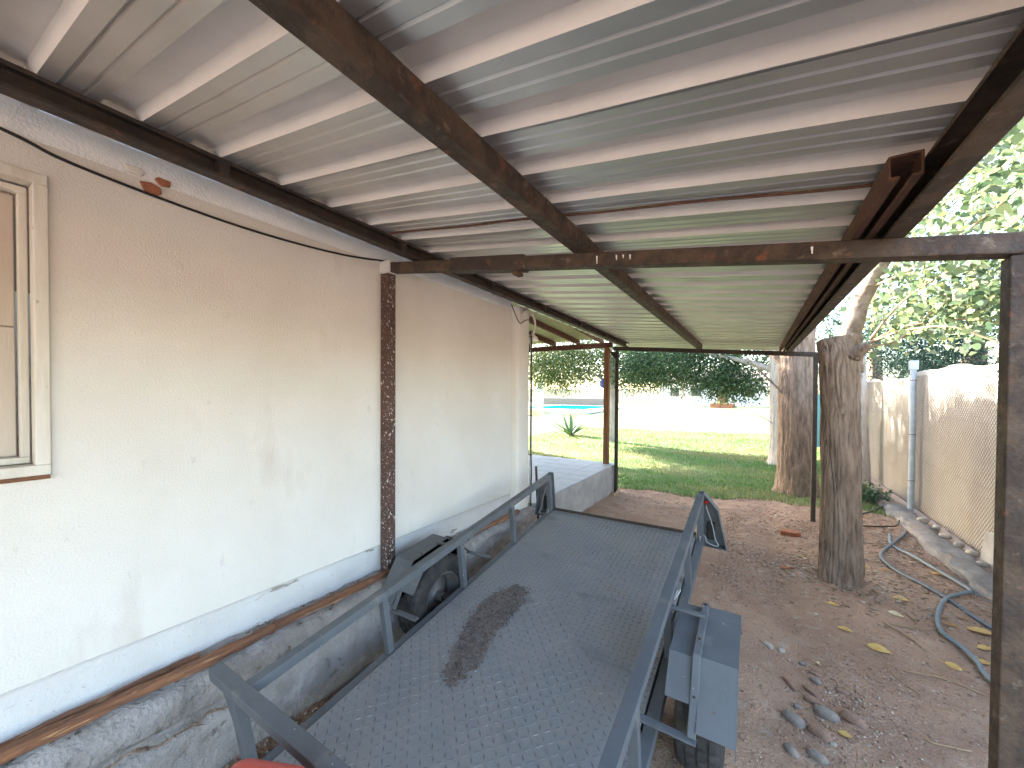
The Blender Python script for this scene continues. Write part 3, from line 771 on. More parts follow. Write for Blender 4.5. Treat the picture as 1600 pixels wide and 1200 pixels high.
# dry dirt spilled on the deck
poly = [(-.30, 1.45), (-.34, 1.43), (-.43, 1.27), (-.41, 1.04), (-.33, .80), (-.28, .68), (-.21, .63), (-.17, .70), (-.16, .80), (-.20, .99), (-.19, 1.28), (-.22, 1.42)]
def inside(x, y, P):
    c = False; j = len(P) - 1
    for i in range(len(P)):
        if (P[i][1] > y) != (P[j][1] > y) and x < (P[j][0] - P[i][0]) * (y - P[i][1]) / (P[j][1] - P[i][1]) + P[i][0]: c = not c
        j = i
    return c
pv, pf = [], []
cnt = 0
while cnt < 1500:
    x, y = random.uniform(-.46, -.13), random.uniform(.6, 1.48)
    if not inside(x + random.gauss(0, .012), y + random.gauss(0, .02), poly): continue
    r = random.choice([.0018, .0022, .003, .004, .0055]); n0 = len(pv); z = .003
    a = random.uniform(0, 6.28); e = random.uniform(1, 2.2)
    for (p, q, zz) in ((e, 0, 0), (0, 1, 0), (-e, 0, 0), (0, -1, 0), (0, 0, .9), (0, 0, -.6)):
        pv.append((x + r * (p * math.cos(a) - q * math.sin(a)), y + r * (p * math.sin(a) + q * math.cos(a)), z + r * zz))
    pf += [(n0, n0 + 1, n0 + 4), (n0 + 1, n0 + 2, n0 + 4), (n0 + 2, n0 + 3, n0 + 4), (n0 + 3, n0, n0 + 4), (n0 + 1, n0, n0 + 5), (n0 + 2, n0 + 1, n0 + 5), (n0 + 3, n0 + 2, n0 + 5), (n0, n0 + 3, n0 + 5)]
    cnt += 1
M_tr = Matrix.Translation((-.989, .736, .159)) @ Matrix.Rotation(TA, 4, 'X')
me = bpy.data.meshes.new('spilled_dirt'); me.from_pydata([tuple(M_tr @ Vector(p)) for p in pv], [], pf); me.materials.append(MATS['grain_dirt'])
o = bpy.data.objects.new('spilled_dirt', me); col.objects.link(o)
prop(o, 'brown patch of spilled dirt grains on the trailer deck', 'dirt', kind='stuff')
# thin crust of dried mud under the grains
fine = []
for i in range(len(poly)):
    a, b = poly[i], poly[(i + 1) % len(poly)]
    for j in range(6):
        f = j / 6; w = .016
        fine.append((a[0] + (b[0] - a[0]) * f + random.uniform(-w, w), a[1] + (b[1] - a[1]) * f + random.uniform(-w, w)))
mb = MB(); n0 = len(fine)
mb.add([M_tr @ Vector((p[0], p[1], .0012)) for p in fine] + [M_tr @ Vector((p[0], p[1], .0004)) for p in fine], [tuple(range(n0))] + [(i, i + n0, (i + 1) % n0 + n0, (i + 1) % n0) for i in range(n0)])
prop(mb.build('mud_crust', 'dust_stain', None, kind='stuff'), 'thin crust of dried mud under the dirt on the deck', 'mud')

# red fuel can, only its top edge in view
can = thing('fuel_can', 'red plastic can at the bottom edge in front of the trailer', 'can', (-1.155, .53, gz(-1.155, .53)), (0, 0, R(24)))
mb = MB(); mb.box((0, 0, .271), (.27, .16, .542)); c0 = mb.build('body', 'red_plastic', can, local=True)
md = c0.modifiers.new('bevel', 'BEVEL'); md.width = .055; md.segments = 6; md.limit_method = 'NONE'
c0.data.polygons.foreach_set('use_smooth', [True] * len(c0.data.polygons))
mb = MB(); mb.tube([(-.08, -.03, .52), (-.08, -.035, .548)], .028, 16); mb.build('cap', 'black_plastic', can, local=True)

# ------------------------------------------------------------------ loose things on the dirt
def stone(x, y, sx, sy, sz, rz, m, label, name='stone', cat='stone', seed=0, group=None, lift=0.0):
    bm = bmesh.new(); bmesh.ops.create_icosphere(bm, subdivisions=2, radius=1)
    r_ = random.Random(seed)
    off = Vector((r_.uniform(0, 50), r_.uniform(0, 50), 0))
    for v in bm.verts:
        p = v.co
        n = float(vnoise(p.x * 1.6 + off.x, p.y * 1.6 + p.z * 1.3 + off.y, seed)) - .5
        n2 = float(vnoise(p.x * 4 + off.y, p.y * 4 + p.z * 3.1 + off.x, seed + 1)) - .5
        q = Vector([math.copysign(abs(c) ** .8, c) for c in p])
        v.co = Vector((q.x * sx, q.y * sy, q.z * sz)) * (1 + .42 * n + .20 * n2)
    me = bpy.data.meshes.new(name); bm.to_mesh(me); bm.free(); me.materials.append(MATS[m])
    me.polygons.foreach_set('use_smooth', [True] * len(me.polygons))
    o = bpy.data.objects.new(name, me); col.objects.link(o)
    o.location = (x, y, gz(x, y) + sz * .18 + lift); o.rotation_euler = (0, 0, rz)
    return prop(o, label, cat, group)
SG = 'cobbles in the dirt beside the trailer wheel'
for i, a in enumerate([
    (.185, 2.39, .055, .034, .026, -.7, 'stone_grey', 'long grey cobble nearest the trailer mudguard in the stone cluster'),
    (.332, 2.51, .060, .034, .028, -.5, 'stone_grey', 'large grey cobble at the centre of the stone cluster'),
    (.437, 2.526, .058, .030, .026, -.5, 'stone_red', 'large reddish cobble right of the big grey cobble'),
    (.284, 2.347, .050, .030, .024, -.5, 'stone_red', 'reddish brown cobble below the big grey cobble'),
    (.275, 2.596, .036, .028, .022, -.3, 'stone_red', 'rounded pinkish cobble just above the big grey cobble'),
    (.209, 2.506, .018, .016, .013, .2, 'stone_grey', 'small grey round stone above the long grey cobble'),
    (.312, 2.779, .030, .018, .016, -.6, 'stone_grey', 'small dark stone at the top of the stone cluster'),
    (.160, 2.175, .035, .022, .020, -.9, 'stone_grey', 'dark grey stone at the bottom edge left of its pair'),
    (.259, 2.198, .038, .026, .022, -.5, 'stone_grey', 'dark grey stone at the bottom edge right of its pair'),
    (.328, 2.308, .016, .014, .010, 0, 'stone_pale', 'small white pebble below the yellow leaf among the cobbles'),
    (.183, 2.698, .045, .016, .016, -1.0, 'stone_red', 'narrow reddish stone half buried left of the stone cluster'),
    (.092, 3.033, .034, .022, .016, -.6, 'stone_pale', 'pale flat stone beside the mudguard, left one of two'),
    (.164, 3.036, .024, .020, .016, .3, 'stone_pale', 'pale round stone beside the mudguard, right one of two'),
    (.277, 2.671, .045, .014, .013, -.9, 'stone_red', 'thin reddish sliver of stone above the pinkish cobble'),
    (.313, 2.864, .032, .016, .014, -.4, 'stone_red', 'reddish stone lying beyond the cluster towards the tree'),
    (.425, 2.757, .030, .018, .014, -.2, 'stone_red', 'lone small reddish stone right of the cluster'),
    (.272, 2.964, .020, .016, .012, .5, 'stone_grey', 'small dark stone beside the white fallen leaf')]):
    stone(*a, seed=40 + i, group=SG)
def brick_bit(name, x, y, prof, h, rz, label):
    mb = MB(); mb.prism(prof, (0, 0, -.012), (0, 0, h), (1, 0, 0), (0, 1, 0))
    o = mb.build(name, 'brick_red', None, bevel=.006, label=label, cat='brick')
    o.location = (x, y, gz(x, y)); o.rotation_euler = (.06, -.05, rz)
brick_bit('broken_brick', .382, 5.63, [(-.10, -.05), (.06, -.055), (.095, -.02), (.08, .045), (-.03, .055), (-.105, .03)], .045, -.2, 'broken red brick lying left of the leaning tree trunk')
brick_bit('brick_fragment', .27, 4.52, [(-.05, -.02), (.02, -.03), (.05, .0), (.01, .03), (-.04, .02)], .018, .3, 'flat red brick fragment left of the tree foot')
for i, (x, y, sz_, lab) in enumerate([(1.83, 6.95, .05, 'white rubble stone at the foot of the fence post'), (1.86, 6.62, .045, 'pale rubble stone second from the fence post'), (1.84, 6.30, .04, 'pale rubble stone third from the fence post'),
        (1.86, 6.02, .045, 'pale rubble stone fourth from the fence post'), (1.87, 5.75, .05, 'pale rubble stone fifth from the fence post'), (1.84, 5.45, .04, 'pale rubble stone beside the near end of the kerb')]):
    stone(x, y, sz_ * 1.25, sz_ * .85, sz_ * .75, i * 1.3, 'stone_pale', lab, 'rubble_stone', 'stone', 70 + i, 'rubble along the fence', lift=.045)
for i, (x, y, sz_, m, lab) in enumerate([(-1.80, 1.05, .045, 'stone_grey', 'dull stone in the gap by the footing, near the front rail'), (-1.78, 1.28, .04, 'stone_red', 'reddish stone in the gap between footing and deck'), (-1.83, 1.45, .05, 'stone_grey', 'grey stone in the gap below the side rail post')]):
    stone(x, y, sz_, sz_ * .7, sz_ * .6, i, m, lab, 'stone', 'stone', 90 + i, 'stones in the gap beside the trailer')

def leaf(x, y, size, rz, m, label, curl=.25, z=None, tilt=0.0):
    out = [(0, 0), (.10, .20), (.30, .34), (.52, .33), (.75, .20), (1.0, 0), (.75, -.20), (.52, -.33), (.30, -.34), (.10, -.20)]
    mb = MB()
    def h(a, b): return curl * (b * b * 1.3 + .18 * math.sin(a * 3.1) * a)
    ctr = [(.1, 0), (.30, 0), (.52, 0), (.75, 0)]
    pts = out + ctr
    mb.v = [(a * size, b * size, h(a, b) * size + .004) for a, b in pts]
    mb.f = [(0, 1, 10), (1, 2, 11, 10), (2, 3, 12, 11), (3, 4, 13, 12), (4, 5, 13), (5, 6, 13), (6, 7, 12, 13), (7, 8, 11, 12), (8, 9, 10, 11), (9, 0, 10)]
    mb.mi = [0] * 10
    mb.tube([(-.35 * size, .04 * size, .004), (-.15 * size, 0, .006), (0, 0, .005)], .0012, 5)
    o = mb.build('fallen_leaf', m, None, label=label, cat='leaf', group='fallen leaves on the dirt', smooth=False)
    o.location = (x, y, (gz(x, y) if z is None else z) + .002); o.rotation_euler = (random.uniform(-.15, .15) + tilt, random.uniform(-.15, .15), rz)
    return o
for i, a in enumerate([
    (.50, 3.84, .075, .3, 'leaf_yellow', 'small yellow leaf directly below the leaning tree foot'),
    (.51, 3.50, .085, -.4, 'leaf_yellow', 'yellow leaf halfway between the tree foot and the cobbles'),
    (.64, 3.37, .12, -.3, 'leaf_yellow', 'largest yellow leaf lying alone on the open dirt'),
    (.34, 3.02, .06, -.2, 'leaf_pale', 'small white leaf nearest to the trailer mudguard'),
    (.96, 4.28, .10, -.3, 'leaf_yellow', 'yellow leaf right of the tree foot, inside the hose bend'),
    (.86, 3.93, .085, -.2, 'leaf_pale', 'pale leaf just below the yellow leaf inside the hose bend'),
    (1.0, 3.40, .085, -.4, 'leaf_yellow', 'bright yellow leaf left of the pale hose near the post'),
    (1.16, 3.99, .095, -.2, 'leaf_brown', 'tan leaf between the two hose curves'),
    (1.39, 5.06, .11, -.1, 'leaf_yellow', 'yellow leaf lying between the two hoses near the kerb'),
    (1.28, 4.0, .15, -.3, 'leaf_yellow', 'large tan leaf right of the pale hose by the post'),
    (1.29, 4.17, .10, -.2, 'leaf_brown', 'brown leaf lying under the dark hose near the post'),
    (1.24, 3.71, .08, .2, 'leaf_yellow', 'yellow leaf at the post edge, upper one'),
    (1.17, 3.55, .08, -.3, 'leaf_yellow', 'yellow leaf touching the pale hose near the post'),
    (.36, 2.40, .055, -.4, 'leaf_yellow', 'yellow leaf resting among the cobbles'),
    (.89, 4.93, .075, 0, 'leaf_yellow', 'orange yellow leaf just right of the tree foot'),
    (1.0, 4.90, .10, -.1, 'leaf_brown', 'tan leaf left of the dark hose bend'),
    (-1.74, 1.02, .11, .9, 'leaf_brown', 'brown curled leaf in the gap beside the deck edge'),
    (-1.60, .66, .12, .3, 'leaf_brown', 'orange brown leaf under the front rail at the lower left'),
    (-1.76, .72, .11, 1.2, 'leaf_yellow', 'greenish yellow leaf beside the footing at the lower left')]):
    leaf(*a)
def twig(pts, r, label):
    P = [(x, y, gz(x, y) + r + .002) for x, y in pts]
    mb = MB(); mb.tube(loop_pts(P, 5), r, 6)
    prop(mb.build('twig', 'twig', None, loc=P[0], smooth=True), label, 'twig', 'twigs on the dirt')
twig([(.717, 3.827), (.822, 3.71), (.898, 3.582), (.946, 3.485)], .0045, 'long curved twig in the middle of the dirt')
twig([(.963, 3.995), (.992, 3.866), (.967, 3.789), (.847, 3.738)], .0035, 'hooked twig behind the long curved twig')
twig([(.693, 3.182), (.717, 3.066), (.795, 2.951)], .0035, 'bowed twig in front of the bright yellow leaf')
twig([(.769, 3.176), (.929, 3.182), (1.083, 3.147)], .0045, 'straight pale twig reaching to the near post')
twig([(.697, 2.567), (.728, 2.554), (.85, 2.58)], .004, 'thin twig at the bottom right corner')
twig([(.078, 4.088), (.134, 3.989), (.231, 3.942)], .003, 'short twig left of the tree foot')
twig([(.829, 3.739), (.96, 3.76), (1.084, 3.802)], .003, 'thin twig pointing at the pale hose bend')

# gravel, shredded litter: uncountable
def scatter(name, n, fx, smin, smax, cols, m, label, cat, flat=.6):
    P = fx(n); n = len(P); sz_ = RNG.uniform(smin, smax, n) * RNG.uniform(.6, 1.4, n)
    z = terrain(P[:, 0], P[:, 1]); a = RNG.uniform(0, 6.28, n); el = RNG.uniform(.5, 1, n)
    base = np.array([(1, 0, 0), (0, 1, 0), (-1, 0, 0), (0, -1, 0), (.1, .1, 1), (0, 0, -.6)])
    V = np.empty((n, 6, 3))
    for i, b in enumerate(base):
        bx = b[0] * sz_ * RNG.uniform(.7, 1.2, n); by = b[1] * sz_ * el
        V[:, i, 0] = P[:, 0] + bx * np.cos(a) - by * np.sin(a); V[:, i, 1] = P[:, 1] + bx * np.sin(a) + by * np.cos(a); V[:, i, 2] = z + sz_ * .2 + b[2] * sz_ * flat
    tri = np.array([(0, 1, 4), (1, 2, 4), (2, 3, 4), (3, 0, 4), (1, 0, 5), (2, 1, 5), (3, 2, 5), (0, 3, 5)])
    F = (np.arange(n)[:, None, None] * 6 + tri[None]).reshape(-1, 3)
    c = np.array(cols)[RNG.integers(0, len(cols), n)] * RNG.uniform(.75, 1.25, (n, 1))
    return prop(np_mesh(name, V.reshape(-1, 3), F, m, np.repeat(c, 8, 0), kind='stuff'), label, cat)
def fx_dirt(n):
    x = RNG.uniform(-.3, 1.6, n); y = 1.6 + RNG.uniform(0, 1, n) ** 1.2 * 5.6
    k = RNG.uniform(0, 1, n) < np.clip((fbm(x * 2.2, y * 1.5, 61) - .36) * 4, .06, 1) * np.where(x > .75, .35, 1)
    return np.stack([x[k], y[k]], -1)
scatter('gravel', 62000, fx_dirt, .002, .0095, [(.38, .25, .18), (.32, .19, .125), (.42, .31, .235), (.22, .14, .10), (.48, .38, .30), (.36, .22, .15)], 'pebble', 'small brown and grey gravel scattered over the dirt', 'gravel')
def ledge_bits(n):
    V = []; F = []; T_ = []
    for i in range(n):
        y = random.uniform(-.6, 3.3); x = random.choice([random.uniform(-2.105, -2.075), random.uniform(-2.10, -1.955)]); z = .452 + max(0, -(x + 2.1)) * 0 - (x + 2.1) * .09
        r = random.uniform(.003, .010); a = random.uniform(0, 6.28); b = len(V)
        for q in ((1, 0, 0), (-.3, .8, 0), (-.5, -.7, 0), (.05, 0, .9)): V.append((x + r * (q[0] * math.cos(a) - q[1] * math.sin(a)), y + r * (q[0] * math.sin(a) + q[1] * math.cos(a)) * 1.4, z + r * q[2]))
        F += [(b, b + 1, b + 3), (b + 1, b + 2, b + 3), (b + 2, b, b + 3)]; c = random.choice([(.25, .2, .16), (.35, .3, .25), (.12, .09, .07), (.42, .36, .3)]); T_ += [c] * 3
    prop(np_mesh('ledge_debris', np.array(V), np.array(F), 'pebble', np.array(T_), kind='stuff'), 'crumbs of plaster and dirt along the wall ledge', 'debris')
ledge_bits(1100)
def fx_gap(n):
    return np.stack([RNG.uniform(-1.91, -1.55, n), RNG.uniform(.5, 3.4, n)], -1)
scatter('gravel', 1500, fx_gap, .004, .018, [(.30, .22, .17), (.22, .16, .12), (.36, .28, .2)], 'pebble', 'dark gravel in the gap between footing and trailer', 'gravel')
def fx_litter(n):
    x = RNG.normal(1.15, .42, n); y = RNG.normal(6.3, 1.1, n); k = (x < 1.9) & (x > .2)
    x2 = RNG.normal(-.7, .9, n // 3); y2 = RNG.normal(6.3, .4, n // 3); k2 = (x2 > -1.8)
    x3 = RNG.normal(.62, .35, n // 3); y3 = RNG.normal(4.5, .3, n // 3)
    return np.concatenate([np.stack([x[k], y[k]], -1), np.stack([x2[k2], y2[k2]], -1), np.stack([x3, y3], -1)])
scatter('leaf_litter', 2600, fx_litter, .006, .024, [(.40, .32, .24), (.33, .24, .16), (.46, .40, .32), (.28, .18, .10), (.22, .15, .10)], 'pebble', 'shredded pale leaf litter around the trees and fence foot', 'litter', flat=.12)

# hoses
def hose(pts, r, m, label, lift=0.0):
    P = [(x, y, gz(x, y) + r + lift) for x, y in pts]
    mb = MB(); mb.tube(loop_pts(P, 8), r, 10)
    prop(mb.build('garden_hose', m, None, loc=P[0], smooth=True), label, 'hose')
hose([(1.66, 6.75), (1.518, 6.343), (1.306, 5.836), (1.157, 5.495), (1.093, 5.212), (1.14, 4.884), (1.225, 4.644), (1.303, 4.439), (1.417, 4.082), (1.55, 3.7)], .015, 'hose_dark', 'dark grey hose bending round from the kerb to the near post')
hose([(1.365, 6.222), (1.289, 5.782), (1.361, 5.489), (1.441, 5.103), (1.524, 4.731), (1.463, 4.609), (1.325, 4.441), (1.235, 4.266), (1.123, 3.941), (1.092, 3.751), (1.142, 3.614), (1.161, 3.468), (1.15, 3.326), (1.2, 3.0)], .014, 'hose_light', 'pale blue grey hose snaking over the dark hose', .013)
hose([(1.1, 6.80), (1.197, 6.883), (1.386, 7.202), (1.684, 7.834)], .011, 'hose_black', 'short black hose emerging behind the leaning tree trunk', .02)
hose([(1.0, 6.40), (1.109, 6.377), (1.331, 6.461), (1.50, 6.6), (1.6, 6.9)], .009, 'hose_black', 'thin black pipe along the ground before the kerb', .01)

# ------------------------------------------------------------------ fence and kerb
FX = 1.93
fence = thing('fence', 'chain link fence backed with beige shade cloth along the right side', 'fence', (FX, 7.6, 0))
def top_z(y): return 1.98 + .03 * np.sin(y * 1.9 + .6) + .018 * np.sin(y * 5.1) - .012 * (np.asarray(y) - 6)
fy = np.arange(2.2, 13.6, .045); fz = np.linspace(0, 1, 34)
FY, FZ = np.meshgrid(fy, fz)
fold = .012 * np.sin(FY * 9 + FZ * 2) * (FZ ** 2) + .010 * np.sin(FY * 23 + 1.3) * FZ ** 3 + .015 * (fbm(FY * 2, FZ * 3, 90) - .47)
V = np.stack([FX + .032 + fold, FY, .03 + FZ * (top_z(FY) - .03)], -1).reshape(-1, 3)
idx = np.arange(V.shape[0]).reshape(len(fz), len(fy))
F = np.stack([idx[:-1, :-1], idx[:-1, 1:], idx[1:, 1:], idx[1:, :-1]], -1).reshape(-1, 4)
cl = np_mesh('shade_cloth', V, F, 'shade_cloth', parent=fence, smooth=True)
md = cl.modifiers.new('solid', 'SOLIDIFY'); md.thickness = .004; md.offset = 1
mb = MB(); sp = .052
y0f, y1f, h0, h1 = 2.2, 12.6, .05, 1.92
for sgn in (1, -1):
    c = y0f - 2.0
    while c < y1f + 2.0:
        # line y = c + sgn*(z-h0)
        a, b = (c, h0), (c + sgn * (h1 - h0), h1)
        def clip(p, q):
            if p[0] < y0f and q[0] < y0f or p[0] > y1f and q[0] > y1f: return None
            P, Q = list(p), list(q)
            for E in (P, Q):
                O = q if E is P else p
                if E[0] < y0f or E[0] > y1f:
                    lim = y0f if E[0] < y0f else y1f
                    f_ = (lim - E[0]) / (O[0] - E[0]); E[1] = E[1] + (O[1] - E[1]) * f_; E[0] = lim
            return P, Q
        r_ = clip(a, b)
        if r_ and abs(r_[0][1] - r_[1][1]) > .05:
            xo = .002 * sgn
            mb.tube([(FX - .004 + xo, r_[0][0], r_[0][1]), (FX - .004 + xo, r_[1][0], r_[1][1])], .0018, 3, cap=False)
        c += sp
mb.build('wire_mesh', 'galv_wire', fence, kind='stuff')
for zc in (.10, .75, 1.38, 1.90):
    mb = MB(); mb.tube([(FX - .010, y, zc + .012 * math.sin(y * 1.7 + zc)) for y in np.linspace(2.2, 12.6, 40)], .0022, 4); mb.build('line_wire', 'galv_wire', fence)
for i, y in enumerate((3.1, 7.6, 12.2)):
    mb = MB(); mb.tube([(FX - .055, y, -.05), (FX - .052, y + .005, 1.0), (FX - .058, y, 2.06)], .034, 14)
    p = mb.build('post', 'galv_post', fence, smooth=False)
    mb = MB(); mb.box((FX - .056, y, 2.07), (.085, .085, .13)); mb.build('post_cap', 'galv_post', p, bevel=.004)
    for zc in (.45, 1.1, 1.86):
        mb = MB(); mb.lathe([(-.006, .036), (.006, .036), (.006, .039), (-.006, .039)], (FX - .055, y + .003, zc), 'z', 14); mb.build('wire_tie', 'galv_wire', p)
# kerb, broken edge
ky = np.arange(2.2, 9.2, .05); prof = [(-.13, -.06), (-.125, .03), (-.09, .055), (-.05, .064), (.02, .066), (.09, .055), (.13, .03), (.15, -.03)]
V = []
for y in ky:
    for j, (a, b) in enumerate(prof):
        V.append((1.705 + a + (vnoise(y * 4, j * 3, 7) - .5) * .08, y, b + (vnoise(y * 6, j * 5, 8) - .5) * .04))
V = np.array(V); k = len(prof)
idx = np.arange(len(V)).reshape(len(ky), k)
F = np.stack([idx[:-1, :-1], idx[1:, :-1], idx[1:, 1:], idx[:-1, 1:]], -1).reshape(-1, 4)
prop(np_mesh('kerb', V, F, 'kerb_cement', kind='structure', smooth=True), 'broken concrete kerb strip at the foot of the fence', 'kerb')
# grey offcut leaning on the fence
mb = MB(); rot = Matrix.Rotation(R(-10), 3, 'Y')
mb.prism([(-.62, 0), (.60, 0), (.58, .30), (.30, .36), (-.30, .34), (-.52, .22)], (1.885, 5.05, .02), (1.905, 5.05, .02), (0, 1, 0), (0.08, 0, 1))
prop(mb.build('cement_sheet', 'cement', None, loc=(1.89, 5.05, .02), bevel=.004), 'grey cement sheet offcut leaning at the foot of the fence', 'sheet')

# ------------------------------------------------------------------ trees
def leaves(name, C, size, tint, parent, shape, m, droop=.0, kind=None):
    """C (n,3) centres; oriented leaf polygons"""
    n = len(C); sh = np.array(shape)
    d = RNG.normal(0, 1, (n, 3)); d[:, 2] -= droop; d /= np.linalg.norm(d, axis=1)[:, None]
    r = RNG.normal(0, 1, (n, 3)); s = np.cross(d, r); s /= np.linalg.norm(s, axis=1)[:, None]
    nn = np.cross(d, s)
    L = (size[0] + (size[1] - size[0]) * RNG.uniform(0, 1, n))[:, None]
    V = np.empty((n, len(sh), 3))
    for i, (a, b, c) in enumerate(sh): V[:, i] = C + d * (a * L) + s * (b * L) + nn * (c * L)
    return np_mesh(name, V.reshape(-1, 3), np.arange(n * len(sh)).reshape(n, len(sh)), m, tint, parent, kind)
DIAM = [(0, 0, 0), (.5, .22, .05), (1, 0, 0), (.5, -.22, .05)]
NEEDLE = [(0, 0, 0), (.5, .11, .03), (1, 0, 0), (.5, -.11, .03)]
HEART = [(0, 0, .0), (.02, .26, .04), (.28, .44, .08), (.62, .28, .03), (1, 0, -.05), (.62, -.28, .03), (.28, -.44, .08), (.02, -.26, .04)]
def sprays(clusters, per, spread, rmin=.0):
    """points in clumps: clusters (c, radii, count of clumps)"""
    out = []
    for (c, rad, nc) in clusters:
        q = RNG.normal(0, 1, (nc, 3)); q /= np.linalg.norm(q, axis=1)[:, None]
        q *= (rmin + (1 - rmin) * RNG.uniform(0, 1, (nc, 1)) ** (1 / 2.2))
        q = np.array(c) + q * np.array(rad)
        p = np.repeat(q, per, 0) + RNG.normal(0, 1, (nc * per, 3)) * np.array(spread)
        out.append(p)
    return np.concatenate(out)
def tint_of(n, cols, dev=.25):
    c = np.array(cols)[RNG.integers(0, len(cols), n)]
    return np.clip(c * RNG.uniform(1 - dev, 1 + dev, (n, 1)), 0, 1)
def bark_trunk(name, parent, path, rad, m, n=22, seed=0, ridges=11, amp=.05):
    """trunk with vertical ridged bark as real relief"""
    P = loop_pts(path, 14); k = len(P)
    rr = np.interp(np.linspace(0, 1, k), np.linspace(0, 1, len(rad)), rad)
    nn = n * 3; V = []
    for i, p in enumerate(P):
        d = (P[min(i + 1, k - 1)] - P[max(i - 1, 0)]).normalized()
        a = d.cross(Vector((0, 1, 0))).normalized(); b = d.cross(a)
        for j in range(nn):
            t = 2 * math.pi * j / nn
            w = math.cos(t) * 1.7, math.sin(t) * 1.7
            ph = float(vnoise(w[0] * 3 + 20, w[1] * 3 + i * .10, seed))
            rid = abs(math.sin(t * ridges * .5 + ph * 6 + i * .05)) ** .6
            big = float(vnoise(w[0] + 9, w[1] + i * .12, seed + 2)) - .5
            fine_ = float(vnoise(w[0] * 7, w[1] * 7 + i * .9, seed + 3)) - .5
            r = rr[i] * (1 + amp * (rid - .6) + .10 * big + .05 * fine_)
            V.append(p + a * (math.cos(t) * r) + b * (math.sin(t) * r))
    mb = MB(); mb.v = [tuple(v) for v in V]
    for i in range(k - 1):
        for j in range(nn):
            mb.f.append((i * nn + j, i * nn + (j + 1) % nn, (i + 1) * nn + (j + 1) % nn, (i + 1) * nn + j)); mb.mi.append(0)
    mb.f.append(tuple((k - 1) * nn + j for j in range(nn))); mb.mi.append(0)
    return mb.build(name, m, parent, smooth=True)

# near poplar: sawn trunk leaning by the carport edge, suckers with large leaves
pop = thing('poplar_tree', 'sawn poplar trunk beside the carport edge with leafy shoots', 'tree', (.66, 4.42, 0))
tr = bark_trunk('trunk', pop, [(.66, 4.42, -.08), (.655, 4.42, .25), (.645, 4.42, .9), (.63, 4.43, 1.5), (.62, 4.44, 1.95), (.60, 4.46, 2.13)], [.165, .145, .134, .132, .142, .140], 'bark', 46, 4, 26, .11)
mb = MB(); mb.tube([(.60, 4.46, 2.125), (.598, 4.46, 2.14)], [.124, .116], 24); mb.build('sawn_top', 'cut_wood', tr)
limbs = [([(.68, 4.52, 1.85), (.72, 4.60, 2.2), (.84, 4.66, 2.6), (1.1, 4.8, 3.1), (1.5, 5.0, 3.7)], [.12, .085, .065, .05, .035], 'limb_pale'),
         ([(.70, 4.36, 1.98), (.76, 4.31, 2.03), (.79, 4.29, 2.05)], [.07, .042, .03], 'bark')]
for P, r_, m in limbs:
    mb = MB(); mb.tube(loop_pts(P, 6), np.interp(np.linspace(0, 1, (len(P) - 1) * 6 + 1), np.linspace(0, 1, len(r_)), r_), 12, wob=.16); mb.build('limb', m, pop, smooth=True)
shoots = [
    [(.80, 4.30, 2.07), (.95, 4.15, 2.13), (1.15, 3.95, 2.12), (1.32, 3.85, 2.0), (1.45, 3.8, 1.93), (1.6, 3.8, 1.95)],
    [(.80, 4.32, 2.08), (1.0, 4.3, 2.18), (1.3, 4.2, 2.2), (1.55, 4.1, 2.1), (1.75, 4.0, 2.02)],
    [(.80, 4.3, 2.1), (.95, 4.2, 2.35), (1.2, 4.1, 2.55), (1.5, 4.0, 2.62)],
    [(.86, 4.66, 2.6), (1.05, 4.3, 2.65), (1.25, 3.9, 2.8), (1.35, 3.4, 2.9), (1.4, 3.0, 2.85)],
    [(1.1, 4.8, 3.1), (1.15, 4.2, 3.2), (1.2, 3.5, 3.3), (1.2, 2.8, 3.25), (1.15, 2.2, 3.05)],
    [(1.1, 4.8, 3.1), (1.5, 4.4, 3.3), (1.9, 4.0, 3.5), (2.2, 3.5, 3.5)],
    [(1.5, 5.0, 3.7), (1.8, 5.1, 3.6), (2.2, 5.1, 3.4), (2.5, 5.0, 3.2)],
    [(.80, 4.34, 2.04), (1.0, 4.45, 2.1), (1.25, 4.5, 2.35), (1.5, 4.5, 2.5), (1.9, 4.4, 2.55)]]
C = []
for P in shoots:
    mb = MB(); mb.tube(loop_pts(P, 6), np.linspace(.010, .003, (len(P) - 1) * 6 + 1), 6); mb.build('shoot', 'twig', pop, smooth=True)
    Q = loop_pts(P, 10)
    for i, q in enumerate(Q):
        if i > 6:
            for _ in range(3): C.append((q.x + random.gauss(0, .07), q.y + random.gauss(0, .07), q.z + random.gauss(0, .07)))
C = np.array(C)
C2 = sprays([((1.25, 4.6, 2.75), (.5, .8, .42), 60), ((1.2, 3.3, 3.1), (.45, .9, .35), 60), ((1.7, 4.2, 3.1), (.6, .8, .5), 60), ((2.2, 4.6, 3.0), (.5, .8, .6), 50), ((1.05, 2.4, 3.0), (.3, .5, .25), 26), ((1.45, 5.6, 2.6), (.5, .7, .4), 40), ((1.5, 4.3, 2.35), (.45, .5, .25), 50), ((1.3, 2.9, 2.6), (.3, .6, .3), 30)], 17, (.12, .12, .10))
C = np.concatenate([C, C2]); C = C[(C[:, 0] > .56) | (C[:, 2] > 2.6)]
leaves('crown', C, (.030, .068), tint_of(len(C), [(.12, .17, .085), (.16, .21, .10), (.08, .13, .07), (.24, .27, .12), (.19, .22, .15)]), pop, HEART, 'poplar_leaf', .5)

